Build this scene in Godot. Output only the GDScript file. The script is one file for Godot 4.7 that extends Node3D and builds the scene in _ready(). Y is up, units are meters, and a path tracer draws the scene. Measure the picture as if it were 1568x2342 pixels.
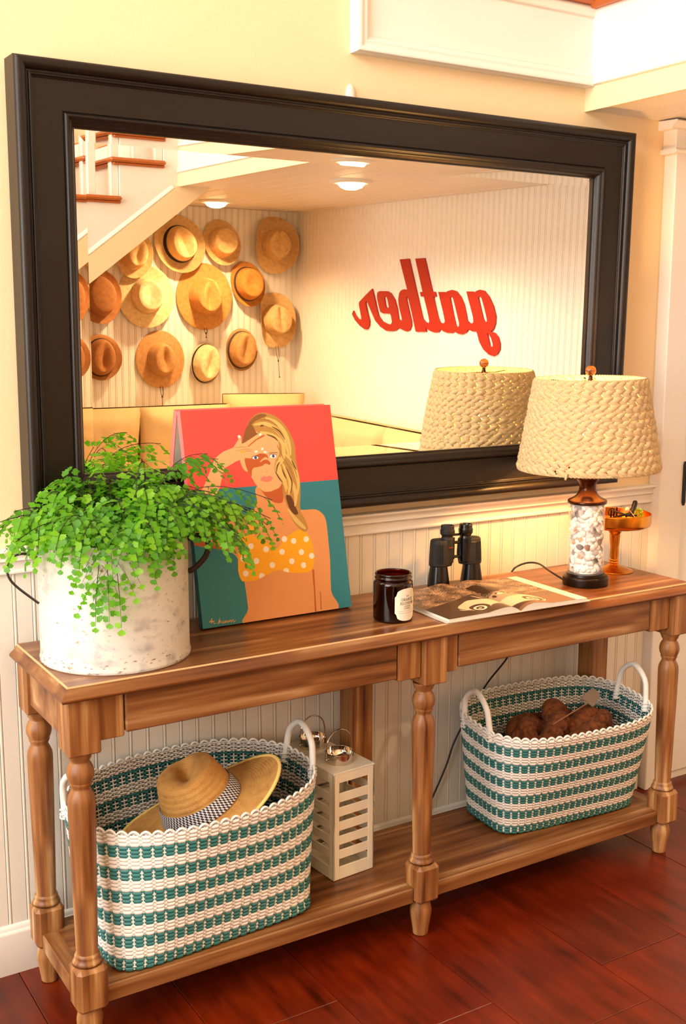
extends Node3D

# ---------------------------------------------------------------- mesh builder
class Mb:
	var v := PackedVector3Array()
	var n := PackedVector3Array()
	var t := PackedVector2Array()
	var k := PackedInt32Array()
	var xf := Transform3D()

	func face(p: Array, out = null) -> void:   # flat convex polygon; turned so that it looks along «out»
		var q := PackedVector3Array()
		for e in p: q.append(xf * (e as Vector3))
		var m := (q[1] - q[0]).cross(q[2] - q[0])
		if q.size() > 3: m += (q[2] - q[0]).cross(q[3] - q[0])
		m = m.normalized()
		if out != null and m.dot(xf.basis * (out as Vector3)) < 0.0:
			q.reverse()
			m = -m
		var b := v.size()
		for e in q:
			v.append(e)
			n.append(m)
			t.append(Vector2(e.x, e.y))
		for i in range(1, q.size() - 1):
			k.append(b); k.append(b + i + 1); k.append(b + i)

	func quad_uv(p: Array, uv: Array) -> void:   # counter-clockwise seen from the front
		var b := v.size()
		face(p)
		for i in 4: t[b + i] = uv[i]

	func grid(p: PackedVector3Array, nu: int, nv: int, wrapu := false, wrapv := false, flip := false) -> void:
		var b := v.size()
		var nn := PackedVector3Array()
		nn.resize(nu * nv)
		for j in nv - 1:
			for i in nu - 1:
				var a := j * nu + i
				var m := (p[a + nu + 1] - p[a]).cross(p[a + nu] - p[a + 1])
				nn[a] += m
				nn[a + 1] += m
				nn[a + nu] += m
				nn[a + nu + 1] += m
				if flip:
					k.append(b + a); k.append(b + a + 1); k.append(b + a + nu + 1)
					k.append(b + a); k.append(b + a + nu + 1); k.append(b + a + nu)
				else:
					k.append(b + a); k.append(b + a + nu + 1); k.append(b + a + 1)
					k.append(b + a); k.append(b + a + nu); k.append(b + a + nu + 1)
		if wrapu:
			for j in nv:
				var s := nn[j * nu] + nn[j * nu + nu - 1]
				nn[j * nu] = s
				nn[j * nu + nu - 1] = s
		if wrapv:
			for i in nu:
				var s := nn[i] + nn[(nv - 1) * nu + i]
				nn[i] = s
				nn[(nv - 1) * nu + i] = s
		var sg := -1.0 if flip else 1.0
		for j in nv:
			for i in nu:
				var a := j * nu + i
				v.append(xf * p[a])
				var m := xf.basis * (nn[a] * sg)
				n.append(m.normalized() if m.length_squared() > 1e-24 else Vector3.UP)
				t.append(Vector2(float(i) / (nu - 1), float(j) / (nv - 1)))

	func lathe(prof: Array, segs := 32, c := Vector3.ZERO, sx := 1.0, sz := 1.0) -> void:   # (radius, height), upwards on the outside; a doubled point is a crisp edge
		var p := PackedVector3Array()
		for e in prof:
			for i in segs + 1:
				var a := -TAU * i / segs
				p.append(c + Vector3(e.x * cos(a) * sx, e.y, e.x * sin(a) * sz))
		grid(p, segs + 1, prof.size(), true)

	func tube(path: PackedVector3Array, r, sides := 8, closed := false, caps := true) -> void:
		var m := path.size()
		var p := PackedVector3Array()
		var x := Vector3.ZERO
		var rows := 0
		for j in m:
			var d: Vector3
			if closed: d = path[(j + 1) % m] - path[(j + m - 1) % m]
			else: d = path[mini(j + 1, m - 1)] - path[maxi(j - 1, 0)]
			d = d.normalized()
			if j == 0:
				x = d.cross(Vector3.UP if absf(d.y) < 0.9 else Vector3.RIGHT).normalized()
			else:
				x = (x - d * x.dot(d)).normalized()
			var y := d.cross(x)
			var rr: float = r if r is float else r[j]
			if j == 0 and caps and not closed:
				for i in sides + 1: p.append(path[j])
				for i in sides + 1: p.append(path[j] + (x * cos(TAU * i / sides) + y * sin(TAU * i / sides)) * rr)
				rows += 2
			for i in sides + 1:
				p.append(path[j] + (x * cos(TAU * i / sides) + y * sin(TAU * i / sides)) * rr)
			rows += 1
			if j == m - 1 and caps and not closed:
				for i in sides + 1: p.append(path[j] + (x * cos(TAU * i / sides) + y * sin(TAU * i / sides)) * rr)
				for i in sides + 1: p.append(path[j])
				rows += 2
		if closed:
			for i in sides + 1: p.append(p[i])
			rows += 1
		grid(p, sides + 1, rows, true, closed)

	func box(c: Vector3, s: Vector3, bev := 0.0) -> void:
		var h := s * 0.5
		if bev <= 0.0:
			for ax in 3:
				for sg in [-1.0, 1.0]:
					var o := Vector3.ZERO
					o[ax] = sg
					var a1 := (ax + 1) % 3
					var a2 := (ax + 2) % 3
					var p := []
					for w in [[-1.0, -1.0], [1.0, -1.0], [1.0, 1.0], [-1.0, 1.0]]:
						var e := Vector3.ZERO
						e[ax] = sg * h[ax]
						e[a1] = w[0] * h[a1]
						e[a2] = w[1] * h[a2]
						p.append(c + e)
					face(p, o)
			return
		var i := h - Vector3.ONE * bev
		for ax in 3:
			var a1 := (ax + 1) % 3
			var a2 := (ax + 2) % 3
			for sg in [-1.0, 1.0]:
				var o := Vector3.ZERO
				o[ax] = sg
				var p := []
				for w in [[-1.0, -1.0], [1.0, -1.0], [1.0, 1.0], [-1.0, 1.0]]:
					var e := Vector3.ZERO
					e[ax] = sg * h[ax]
					e[a1] = w[0] * i[a1]
					e[a2] = w[1] * i[a2]
					p.append(c + e)
				face(p, o)
			for s1 in [-1.0, 1.0]:
				for s2 in [-1.0, 1.0]:
					var o := Vector3.ZERO
					o[a1] = s1
					o[a2] = s2
					var p := []
					for w in [[-1.0, 0], [1.0, 0], [1.0, 1], [-1.0, 1]]:
						var e := Vector3.ZERO
						e[ax] = w[0] * i[ax]
						e[a1] = s1 * (h[a1] if w[1] == 0 else i[a1])
						e[a2] = s2 * (i[a2] if w[1] == 0 else h[a2])
						p.append(c + e)
					face(p, o)
		for sx in [-1.0, 1.0]:
			for sy in [-1.0, 1.0]:
				for sz in [-1.0, 1.0]:
					var d := Vector3(sx, sy, sz)
					face([c + d * Vector3(h.x, i.y, i.z), c + d * Vector3(i.x, h.y, i.z), c + d * Vector3(i.x, i.y, h.z)], d)

	func prism(poly: PackedVector2Array, z0: float, z1: float, sides := true) -> void:   # outline in x, y pulled along z
		var q := poly.duplicate()
		if Geometry2D.is_polygon_clockwise(q): q.reverse()
		var tr := Geometry2D.triangulate_polygon(q)
		for i in range(0, tr.size(), 3):
			var a := q[tr[i]]
			var b := q[tr[i + 1]]
			var c := q[tr[i + 2]]
			face([Vector3(a.x, a.y, z1), Vector3(b.x, b.y, z1), Vector3(c.x, c.y, z1)], Vector3(0, 0, 1))
			face([Vector3(a.x, a.y, z0), Vector3(b.x, b.y, z0), Vector3(c.x, c.y, z0)], Vector3(0, 0, -1))
		if sides: walls(q, z0, z1)

	func walls(q: PackedVector2Array, z0: float, z1: float, inward := false) -> void:
		for i in q.size():
			var a := q[i]
			var b := q[(i + 1) % q.size()]
			if a.distance_squared_to(b) < 1e-14: continue
			var o := Vector3(b.y - a.y, a.x - b.x, 0) * (-1.0 if inward else 1.0)
			face([Vector3(a.x, a.y, z0), Vector3(b.x, b.y, z0), Vector3(b.x, b.y, z1), Vector3(a.x, a.y, z1)], o)

	func holed(outer: PackedVector2Array, holes: Array, z0: float, z1: float) -> void:
		var parts := [outer]
		for hole: PackedVector2Array in holes:
			var mid := 0.0
			for e in hole: mid += e.x
			mid /= hole.size()
			var next := []
			for part: PackedVector2Array in parts:
				for rect: PackedVector2Array in [PackedVector2Array([Vector2(-9, -9), Vector2(mid, -9), Vector2(mid, 9), Vector2(-9, 9)]), PackedVector2Array([Vector2(mid, -9), Vector2(9, -9), Vector2(9, 9), Vector2(mid, 9)])]:
					for piece in Geometry2D.intersect_polygons(part, rect):
						for rest in Geometry2D.clip_polygons(piece, hole): next.append(rest)
			parts = next
		for part in parts: prism(part, z0, z1, false)
		var q := outer.duplicate()
		if Geometry2D.is_polygon_clockwise(q): q.reverse()
		walls(q, z0, z1)
		for hole: PackedVector2Array in holes:
			var w := hole.duplicate()
			if Geometry2D.is_polygon_clockwise(w): w.reverse()
			walls(w, z0, z1, true)

	func moulding(prof: Array, a: Vector3, b: Vector3, up: Vector3, out: Vector3, caps := true) -> void:   # profile (height along up, depth along out) pulled from a to b
		var p := PackedVector3Array()
		for e in prof:
			p.append(a + up * e[0] + out * e[1])
			p.append(b + up * e[0] + out * e[1])
		var flip := (b - a).cross(up).dot(out) < 0.0
		grid(p, 2, prof.size(), false, false, flip)
		if caps:
			for s in [[a, -1.0], [b, 1.0]]:
				var q := []
				var c := PackedVector2Array()
				for e in prof: c.append(Vector2(e[0], e[1]))
				var tr := Geometry2D.triangulate_polygon(c)
				for i in range(0, tr.size(), 3):
					q = []
					for j in 3: q.append(s[0] + up * c[tr[i + j]].x + out * c[tr[i + j]].y)
					face(q, (b - a) * s[1])

	func ball(c: Vector3, r: Vector3, segs := 12, rows := 8) -> void:
		var p := PackedVector3Array()
		for j in rows + 1:
			var e := -PI / 2 + PI * j / rows
			for i in segs + 1:
				var a := -TAU * i / segs
				p.append(c + Vector3(r.x * cos(e) * cos(a), r.y * sin(e), r.z * cos(e) * sin(a)))
		grid(p, segs + 1, rows + 1, true)

	func add(o: Mb, at: Transform3D) -> void:
		var b := v.size()
		var w := xf * at
		var nb := w.basis.inverse().transposed()
		for e in o.v: v.append(w * e)
		for e in o.n: n.append((nb * e).normalized())
		t.append_array(o.t)
		for e in o.k: k.append(b + e)

	func mesh() -> ArrayMesh:
		var a := []
		a.resize(Mesh.ARRAY_MAX)
		a[Mesh.ARRAY_VERTEX] = v
		a[Mesh.ARRAY_NORMAL] = n
		a[Mesh.ARRAY_TEX_UV] = t
		a[Mesh.ARRAY_INDEX] = k
		var m := ArrayMesh.new()
		m.add_surface_from_arrays(Mesh.PRIMITIVE_TRIANGLES, a)
		return m


# ---------------------------------------------------------------- naming helpers
var taken := {}
var rng := RandomNumberGenerator.new()
var M := {}

func numbered(called: String) -> String:
	if not taken.has(called):
		taken[called] = 0
		return called
	taken[called] += 1
	return "%s_%03d" % [called, taken[called]]

func tag(o: Node3D, label: String, category: String, group := "") -> Node3D:
	o.set_meta("label", label)
	o.set_meta("category", category)
	if group: o.set_meta("group", group)
	return o

func thing(called: String, label: String, category: String, at := Vector3.ZERO, group := "") -> Node3D:
	var o := Node3D.new()
	o.name = numbered(called)
	add_child(o)
	o.position = at
	return tag(o, label, category, group)

func obj(called: String, mb, mat: Material, parent: Node3D = null) -> MeshInstance3D:
	var o := MeshInstance3D.new()
	o.mesh = mb.mesh() if mb is Mb else mb
	o.material_override = mat
	o.cast_shadow = GeometryInstance3D.SHADOW_CASTING_SETTING_ON
	if parent == null:
		o.name = numbered(called)
		add_child(o)
	else:
		o.name = called
		parent.add_child(o, true)
	return o

func struct(called: String, mb, mat: Material, parent: Node3D = null) -> MeshInstance3D:
	var o := obj(called, mb, mat, parent)
	if parent == null: o.set_meta("kind", "structure")
	return o

func stuff(o: Node3D) -> Node3D:
	o.set_meta("kind", "stuff")
	return o

func bx(c: Vector3, s: Vector3, bev := 0.0) -> Mb:
	var m := Mb.new()
	m.box(c, s, bev)
	return m

func span(a: Vector3, b: Vector3, bev := 0.0) -> Mb:
	return bx((a + b) * 0.5, (b - a).abs(), bev)

func pv2(a: Array, s := 1.0, o := Vector2.ZERO) -> PackedVector2Array:
	var q := PackedVector2Array()
	for i in range(0, a.size(), 2): q.append(Vector2(a[i], a[i + 1]) * s + o)
	return q

func curve(pts: Array, steps := 8, closed := false) -> PackedVector3Array:   # smooth path through the points
	var out := PackedVector3Array()
	var m := pts.size()
	for i in (m if closed else m - 1):
		var p0: Vector3 = pts[(i - 1 + m) % m] if closed else pts[maxi(i - 1, 0)]
		var p1: Vector3 = pts[i]
		var p2: Vector3 = pts[(i + 1) % m]
		var p3: Vector3 = pts[(i + 2) % m] if closed else pts[mini(i + 2, m - 1)]
		for s in steps: out.append(p1.cubic_interpolate(p2, p0, p3, float(s) / steps))
	if not closed: out.append(pts[m - 1])
	return out

# ---------------------------------------------------------------- materials
func noise_bytes(w: int, h: int, sw: int, sh: int, freq: float, sd: int, oct := 3) -> PackedByteArray:
	var f := FastNoiseLite.new()
	f.seed = sd
	f.noise_type = FastNoiseLite.TYPE_SIMPLEX_SMOOTH
	f.frequency = freq
	f.fractal_octaves = oct
	var im := f.get_seamless_image(sw, sh)
	im.convert(Image.FORMAT_L8)
	if sw != w or sh != h: im.resize(w, h, Image.INTERPOLATE_CUBIC)
	return im.get_data()

func lut(stops: Array) -> PackedByteArray:
	var g := Gradient.new()
	var off := PackedFloat32Array()
	var cols := PackedColorArray()
	for s in stops:
		off.append(s[0])
		cols.append(s[1])
	g.offsets = off
	g.colors = cols
	var out := PackedByteArray()
	for i in 256:
		var c := g.sample(i / 255.0)
		out.append(c.r8); out.append(c.g8); out.append(c.b8)
	return out

func blend_texture(w: int, h: int, layers: Array, stops: Array, turn := false) -> ImageTexture:   # layers: [bytes, weight]; the weighted sum looks the colour up
	var l := lut(stops)
	var d := PackedByteArray()
	d.resize(w * h * 3)
	var total := 0.0
	for e in layers: total += e[1]
	var m := layers.size()
	var a: PackedByteArray = layers[0][0]
	var wa: float = layers[0][1] / total
	var b: PackedByteArray = layers[mini(1, m - 1)][0]
	var wb: float = (layers[1][1] / total) if m > 1 else 0.0
	var c: PackedByteArray = layers[mini(2, m - 1)][0]
	var wc: float = (layers[2][1] / total) if m > 2 else 0.0
	for i in w * h:
		var x := int(clampf((a[i] * wa + b[i] * wb + c[i] * wc - 128.0) * 1.5 + 128.0, 0.0, 255.0)) * 3
		d[i * 3] = l[x]
		d[i * 3 + 1] = l[x + 1]
		d[i * 3 + 2] = l[x + 2]
	var im := Image.create_from_data(w, h, false, Image.FORMAT_RGB8, d)
	if turn: im.rotate_90(CLOCKWISE)
	return ImageTexture.create_from_image(im)

func grey_texture(w: int, h: int, layers: Array, lo := 0.0, hi := 1.0, turn := false) -> ImageTexture:
	return blend_texture(w, h, layers, [[0.0, Color(lo, lo, lo)], [1.0, Color(hi, hi, hi)]], turn)

func mat(col: Color, rough := 0.6, metal := 0.0) -> StandardMaterial3D:
	var m := StandardMaterial3D.new()
	m.albedo_color = col
	m.roughness = rough
	m.metallic = metal
	return m

func tri(m: StandardMaterial3D, scale: Vector3, world := false) -> StandardMaterial3D:
	m.uv1_triplanar = true
	m.uv1_world_triplanar = world
	m.uv1_scale = scale
	m.uv1_triplanar_sharpness = 6.0
	return m

func bumped(m: StandardMaterial3D, tx: Texture2D, depth: float) -> StandardMaterial3D:   # depth in centimetres; triplanar materials
	m.heightmap_enabled = true
	m.heightmap_texture = tx
	m.heightmap_scale = depth
	m.heightmap_deep_parallax = false
	return m

func make_materials() -> void:
	var W := 512
	# streaked layers: long along u
	var s1 := noise_bytes(W, W, 64, 512, 0.018, 11, 4)
	var s2 := noise_bytes(W, W, 48, 512, 0.06, 12, 3)
	var s3 := noise_bytes(W, W, 256, 256, 0.012, 13, 3)
	var fine := noise_bytes(W, W, 512, 512, 0.12, 14, 3)
	var cloud := noise_bytes(W, W, 512, 512, 0.012, 15, 4)
	var wash := [[0.0, Color(0.29, 0.15, 0.065)], [0.2, Color(0.47, 0.295, 0.15)], [0.48, Color(0.585, 0.40, 0.23)], [0.68, Color(0.66, 0.485, 0.305)], [0.86, Color(0.75, 0.60, 0.43)], [1.0, Color(0.84, 0.74, 0.60)]]
	var s4 := noise_bytes(W, W, 128, 512, 0.011, 16, 4)
	var layers := [[s1, 0.34], [s2, 0.14], [s4, 0.62]]
	var wx := blend_texture(W, W, layers, wash)
	var wy := blend_texture(W, W, layers, wash, true)
	M.wood_x = tri(mat(Color(0.88, 0.83, 0.78), 0.42), Vector3(1.0, 4.0, 4.0))
	M.wood_x.albedo_texture = wx
	M.wood_z = tri(mat(Color(0.93, 0.90, 0.87), 0.45), Vector3(5.0, 5.0, 1.3))
	M.wood_z.albedo_texture = wy
	M.wood_y = tri(mat(Color(0.95, 0.90, 0.82), 0.45), Vector3(5.0, 1.3, 5.0))
	M.wood_y.albedo_texture = wy
	M.wood_top = tri(mat(Color(0.80, 0.70, 0.60), 0.30), Vector3(1.1, 4.0, 4.0))
	M.wood_top.albedo_texture = wx
	var red := [[0.0, Color(0.26, 0.055, 0.004)], [0.3, Color(0.40, 0.105, 0.006)], [0.65, Color(0.47, 0.140, 0.009)], [1.0, Color(0.54, 0.185, 0.016)]]
	var fl := blend_texture(W, W, [[s1, 0.4], [cloud, 0.8], [s3, 0.5]], red, true)
	for i in 3:
		var fm := tri(mat([Color(0.90, 0.88, 0.88), Color(0.80, 0.76, 0.76), Color(0.88, 0.80, 0.74)][i], 0.33), Vector3(3.0, 3.0, 0.7))
		fm.uv1_offset = Vector3(0.37 * i, 0.1 * i, 0.61 * i)
		fm.albedo_texture = fl
		M["floor%d" % i] = fm
	M.tread = tri(mat(Color(0.70, 0.37, 0.13), 0.35), Vector3(1.3, 5, 5))
	var plaster := grey_texture(W, W, [[fine, 0.5], [cloud, 0.5]])
	M.cream = bumped(tri(mat(Color(0.94, 0.845, 0.68), 0.75), Vector3(3, 3, 3)), plaster, 0.03)
	M.white = mat(Color(0.925, 0.905, 0.87), 0.42)
	M.bead = mat(Color(0.90, 0.875, 0.825), 0.42)
	M.far_bead = mat(Color(0.94, 0.915, 0.87), 0.35)
	M.ceiling = mat(Color(0.92, 0.89, 0.84), 0.4)
	M.frame = bumped(tri(mat(Color(0.082, 0.050, 0.033), 0.40), Vector3(4, 4, 4)), plaster, 0.02)
	M.frame.clearcoat_enabled = true
	M.frame.clearcoat = 0.12
	M.frame.metallic_specular = 0.4
	M.frame.clearcoat_roughness = 0.3
	M.mirror = mat(Color(0.975, 0.965, 0.935), 0.0, 1.0)
	M.black = mat(Color(0.03, 0.028, 0.026), 0.4)
	M.black_gloss = mat(Color(0.022, 0.020, 0.019), 0.25)
	M.rubber = bumped(tri(mat(Color(0.045, 0.042, 0.036), 0.55), Vector3(30, 30, 30)), grey_texture(W, W, [[fine, 1.0]]), 0.02)
	M.bronze = mat(Color(0.23, 0.11, 0.055), 0.22, 0.7)
	M.bronze_dark = mat(Color(0.10, 0.05, 0.032), 0.3, 0.5)
	M.gold = mat(Color(0.86, 0.57, 0.20), 0.24, 1.0)
	M.chrome = mat(Color(0.82, 0.78, 0.72), 0.08, 1.0)
	M.lantern = mat(Color(0.93, 0.89, 0.80), 0.4)
	M.plastic_white = mat(Color(0.93, 0.905, 0.87), 0.34)
	M.plastic_teal = mat(Color(0.20, 0.47, 0.46), 0.34)
	M.tube_white = mat(Color(0.92, 0.91, 0.88), 0.35)
	M.braid = bumped(tri(mat(Color(0.86, 0.745, 0.55), 0.62), Vector3(14, 60, 14)), grey_texture(W, W, [[s2, 1.0]]), 0.04)
	M.braid.backlight_enabled = true
	M.braid.backlight = Color(0.30, 0.22, 0.12)
	M.shell = mat(Color(0.97, 0.945, 0.92), 0.5)
	M.shell_tan = mat(Color(0.80, 0.62, 0.46), 0.5)
	M.glass = mat(Color(1, 1, 1, 0.06), 0.02)
	M.glass.transparency = BaseMaterial3D.TRANSPARENCY_ALPHA
	M.pane = mat(Color(0.97, 0.98, 1.0, 0.05), 0.02)
	M.pane.transparency = BaseMaterial3D.TRANSPARENCY_ALPHA
	M.amber = mat(Color(0.30, 0.035, 0.006, 0.02), 0.03)
	M.amber.refraction_enabled = true
	M.amber.refraction_scale = 0.05
	M.finial = mat(Color(0.62, 0.33, 0.15, 0.02), 0.02)
	M.finial.refraction_enabled = true
	M.finial.refraction_scale = 0.05
	M.wax = mat(Color(0.42, 0.20, 0.10), 0.5)
	M.paper = mat(Color(0.93, 0.90, 0.83), 0.7)
	M.page_edge = mat(Color(0.86, 0.84, 0.79), 0.8)
	M.ink = mat(Color(0.16, 0.14, 0.13), 0.6)
	M.ink_pale = mat(Color(0.62, 0.57, 0.50), 0.6)
	M.red = mat(Color(0.66, 0.13, 0.05), 0.5)
	var cl := grey_texture(W, W, [[fine, 1.0], [cloud, 0.6]])
	M.sofa = bumped(tri(mat(Color(0.84, 0.715, 0.50), 0.9), Vector3(6, 6, 6)), cl, 0.1)
	M.sofa_seam = mat(Color(0.70, 0.57, 0.36), 0.9)
	# straw: short woven flecks
	var weave := PackedByteArray()
	weave.resize(W * W)
	for y in W:
		for x in W:
			var row := y / 8
			var u := fposmod(x / 24.0 + (0.5 if row % 2 else 0.0), 1.0)
			var e := absf((y % 8) - 3.5) / 4.0
			weave[y * W + x] = int(clampf(150.0 + 70.0 * sin(u * PI) - 90.0 * e * e + (fine[y * W + x] - 128) * 0.7, 0, 255))
	var straw_bump := grey_texture(W, W, [[weave, 1.0]])
	var straw_tex := blend_texture(W, W, [[weave, 0.5], [fine, 0.3], [cloud, 0.5]], [[0.0, Color(0.72, 0.62, 0.5)], [0.45, Color(0.93, 0.88, 0.80)], [1.0, Color(1, 1, 0.97)]])
	M.straw_tex = straw_tex
	M.straw_bump = straw_bump
	M.binding = mat(Color(0.93, 0.80, 0.46), 0.7)
	M.yarn = bumped(tri(mat(Color(0.56, 0.30, 0.10), 0.95), Vector3(12, 12, 12)), cl, 0.3)
	M.yarn.albedo_texture = blend_texture(W, W, [[fine, 0.6], [cloud, 0.8]], [[0.0, Color(0.5, 0.42, 0.36)], [0.6, Color(0.95, 0.92, 0.88)], [1, Color(1, 1, 1)]])
	M.green_cord = mat(Color(0.62, 0.80, 0.20), 0.5)
	M.stem = mat(Color(0.10, 0.06, 0.03), 0.6)
	for i in 3:
		var lm := mat([Color(0.34, 0.57, 0.06), Color(0.25, 0.47, 0.045), Color(0.45, 0.66, 0.10)][i], 0.5)
		lm.backlight_enabled = true
		lm.backlight = [Color(0.5, 0.85, 0.12), Color(0.42, 0.75, 0.10), Color(0.6, 0.9, 0.2)][i]
		M["leaf%d" % i] = lm
	M.soil = bumped(tri(mat(Color(0.10, 0.065, 0.04), 0.95), Vector3(10, 10, 10)), cl, 0.6)
	# galvanized bucket, painted white long ago: grey scuffs, rust specks
	var gw := 1024
	var bw := noise_bytes(gw, W, 1024, 512, 0.012, 31, 5)
	var bf := noise_bytes(gw, W, 1024, 512, 0.05, 32, 4)
	var bv := noise_bytes(gw, W, 512, 48, 0.03, 33, 3)
	var bd := PackedByteArray()
	bd.resize(gw * W * 3)
	rng.seed = 5
	for i in gw * W:
		var yy := i / gw
		var base := Color(0.86, 0.85, 0.82)
		var w1 := (bw[i] - 128) / 128.0
		var w2 := (bf[i] - 128) / 128.0
		var w3 := (bv[i] - 128) / 128.0
		base = base.lerp(Color(0.70, 0.69, 0.68), clampf(w1 * 0.9 + w3 * 0.7 - 0.1, 0.0, 1.0))
		base = base.lerp(Color(0.60, 0.64, 0.70), clampf(w1 * 1.2 + w2 * 1.8 - 1.15, 0.0, 0.8))
		base = base.lerp(Color(0.62, 0.47, 0.33), clampf(w2 * 2.2 - w1 * 1.2 - 1.5, 0.0, 0.75))
		bd[i * 3] = base.r8
		bd[i * 3 + 1] = base.g8
		bd[i * 3 + 2] = base.b8
	var bim := Image.create_from_data(gw, W, false, Image.FORMAT_RGB8, bd)
	for i in 150:
		var rim := rng.randf() < 0.72
		var cx := rng.randf() * gw
		var cy := (W - 6 - pow(rng.randf(), 2.0) * 50) if rim else rng.randf() * W
		var rr := rng.randf_range(1.0, 4.5)
		for yy in range(int(cy - rr), int(cy + rr) + 1):
			for xx in range(int(cx - rr * 1.4), int(cx + rr * 1.4) + 1):
				var dd := Vector2((xx - cx) / 1.4, yy - cy).length() / rr
				if dd < 1.0 and yy >= 0 and yy < W and rng.randf() > dd * 0.7:
					bim.set_pixel(posmod(xx, gw), yy, Color(0.40, 0.22, 0.13).lerp(bim.get_pixel(posmod(xx, gw), yy), 0.25 + 0.5 * dd))
	M.bucket = mat(Color.WHITE, 0.42, 0.12)
	M.bucket.albedo_texture = ImageTexture.create_from_image(bim)
	M.bucket_in = mat(Color(0.45, 0.44, 0.42), 0.6, 0.2)
	M.wire = mat(Color(0.30, 0.28, 0.26), 0.45, 0.8)
	M.handle_dark = mat(Color(0.16, 0.10, 0.065), 0.6)
	# navy and white ribbon: slanted ticks in six staggered rows
	var rim2 := Image.create_empty(512, 64, false, Image.FORMAT_RGB8)
	for y in 64:
		var row := y / 11
		for x in 512:
			var u := fposmod((x + y * 0.55 + (8 if row % 2 else 0)) / 16.0, 1.0)
			rim2.set_pixel(x, y, Color(0.90, 0.89, 0.88) if u < 0.52 else Color(0.10, 0.11, 0.22))
	M.ribbon = mat(Color.WHITE, 0.7)
	M.ribbon.albedo_texture = ImageTexture.create_from_image(rim2)
	M.ribbon.uv1_scale = Vector3(2, 1, 1)
	M.pale_strip = mat(Color(0.78, 0.63, 0.45), 0.5)

func straw(col: Color) -> StandardMaterial3D:
	var m := tri(mat(col, 0.75), Vector3(5, 5, 5))
	m.albedo_texture = M.straw_tex
	return bumped(m, M.straw_bump, 0.06)

# ---------------------------------------------------------------- the room
const XL := -2.8      # left wall
const XR := 2.99      # wall with the lettering
const ZF := 4.12      # wall with the hats
const YC := 2.10      # low ceiling
const XB := 1.683     # edge of the low ceiling, where the stairwell opens
const YU := 2.395     # upper floor
const YT := 4.7

func bead_board(w: float, h: float, bead := 0.0062, groove := 0.0022, deep := 0.0030) -> Mb:   # one board: flat face, quirk, round bead, quirk
	var m := Mb.new()
	var f := w - bead - groove * 2.0
	var pr := [[0.0, 0.0], [f, 0.0], [f, 0.0], [f + groove * 0.5, -deep], [f + groove * 0.5, -deep], [f + groove, -deep * 0.25]]
	for i in 5:
		var a := PI * (i + 1) / 6.0
		pr.append([f + groove + bead * (1.0 - cos(a)) * 0.5, -deep * 0.25 + sin(a) * deep * 0.5])
	pr.append([f + groove + bead, -deep * 0.25])
	pr.append([f + groove * 1.5 + bead, -deep])
	pr.append([f + groove * 1.5 + bead, -deep])
	pr.append([w, 0.0])
	var p := PackedVector3Array()
	for y in [0.0, h]:
		for e in pr: p.append(Vector3(e[0], y, e[1]))
	m.grid(p, pr.size(), 2)
	return m

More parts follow.
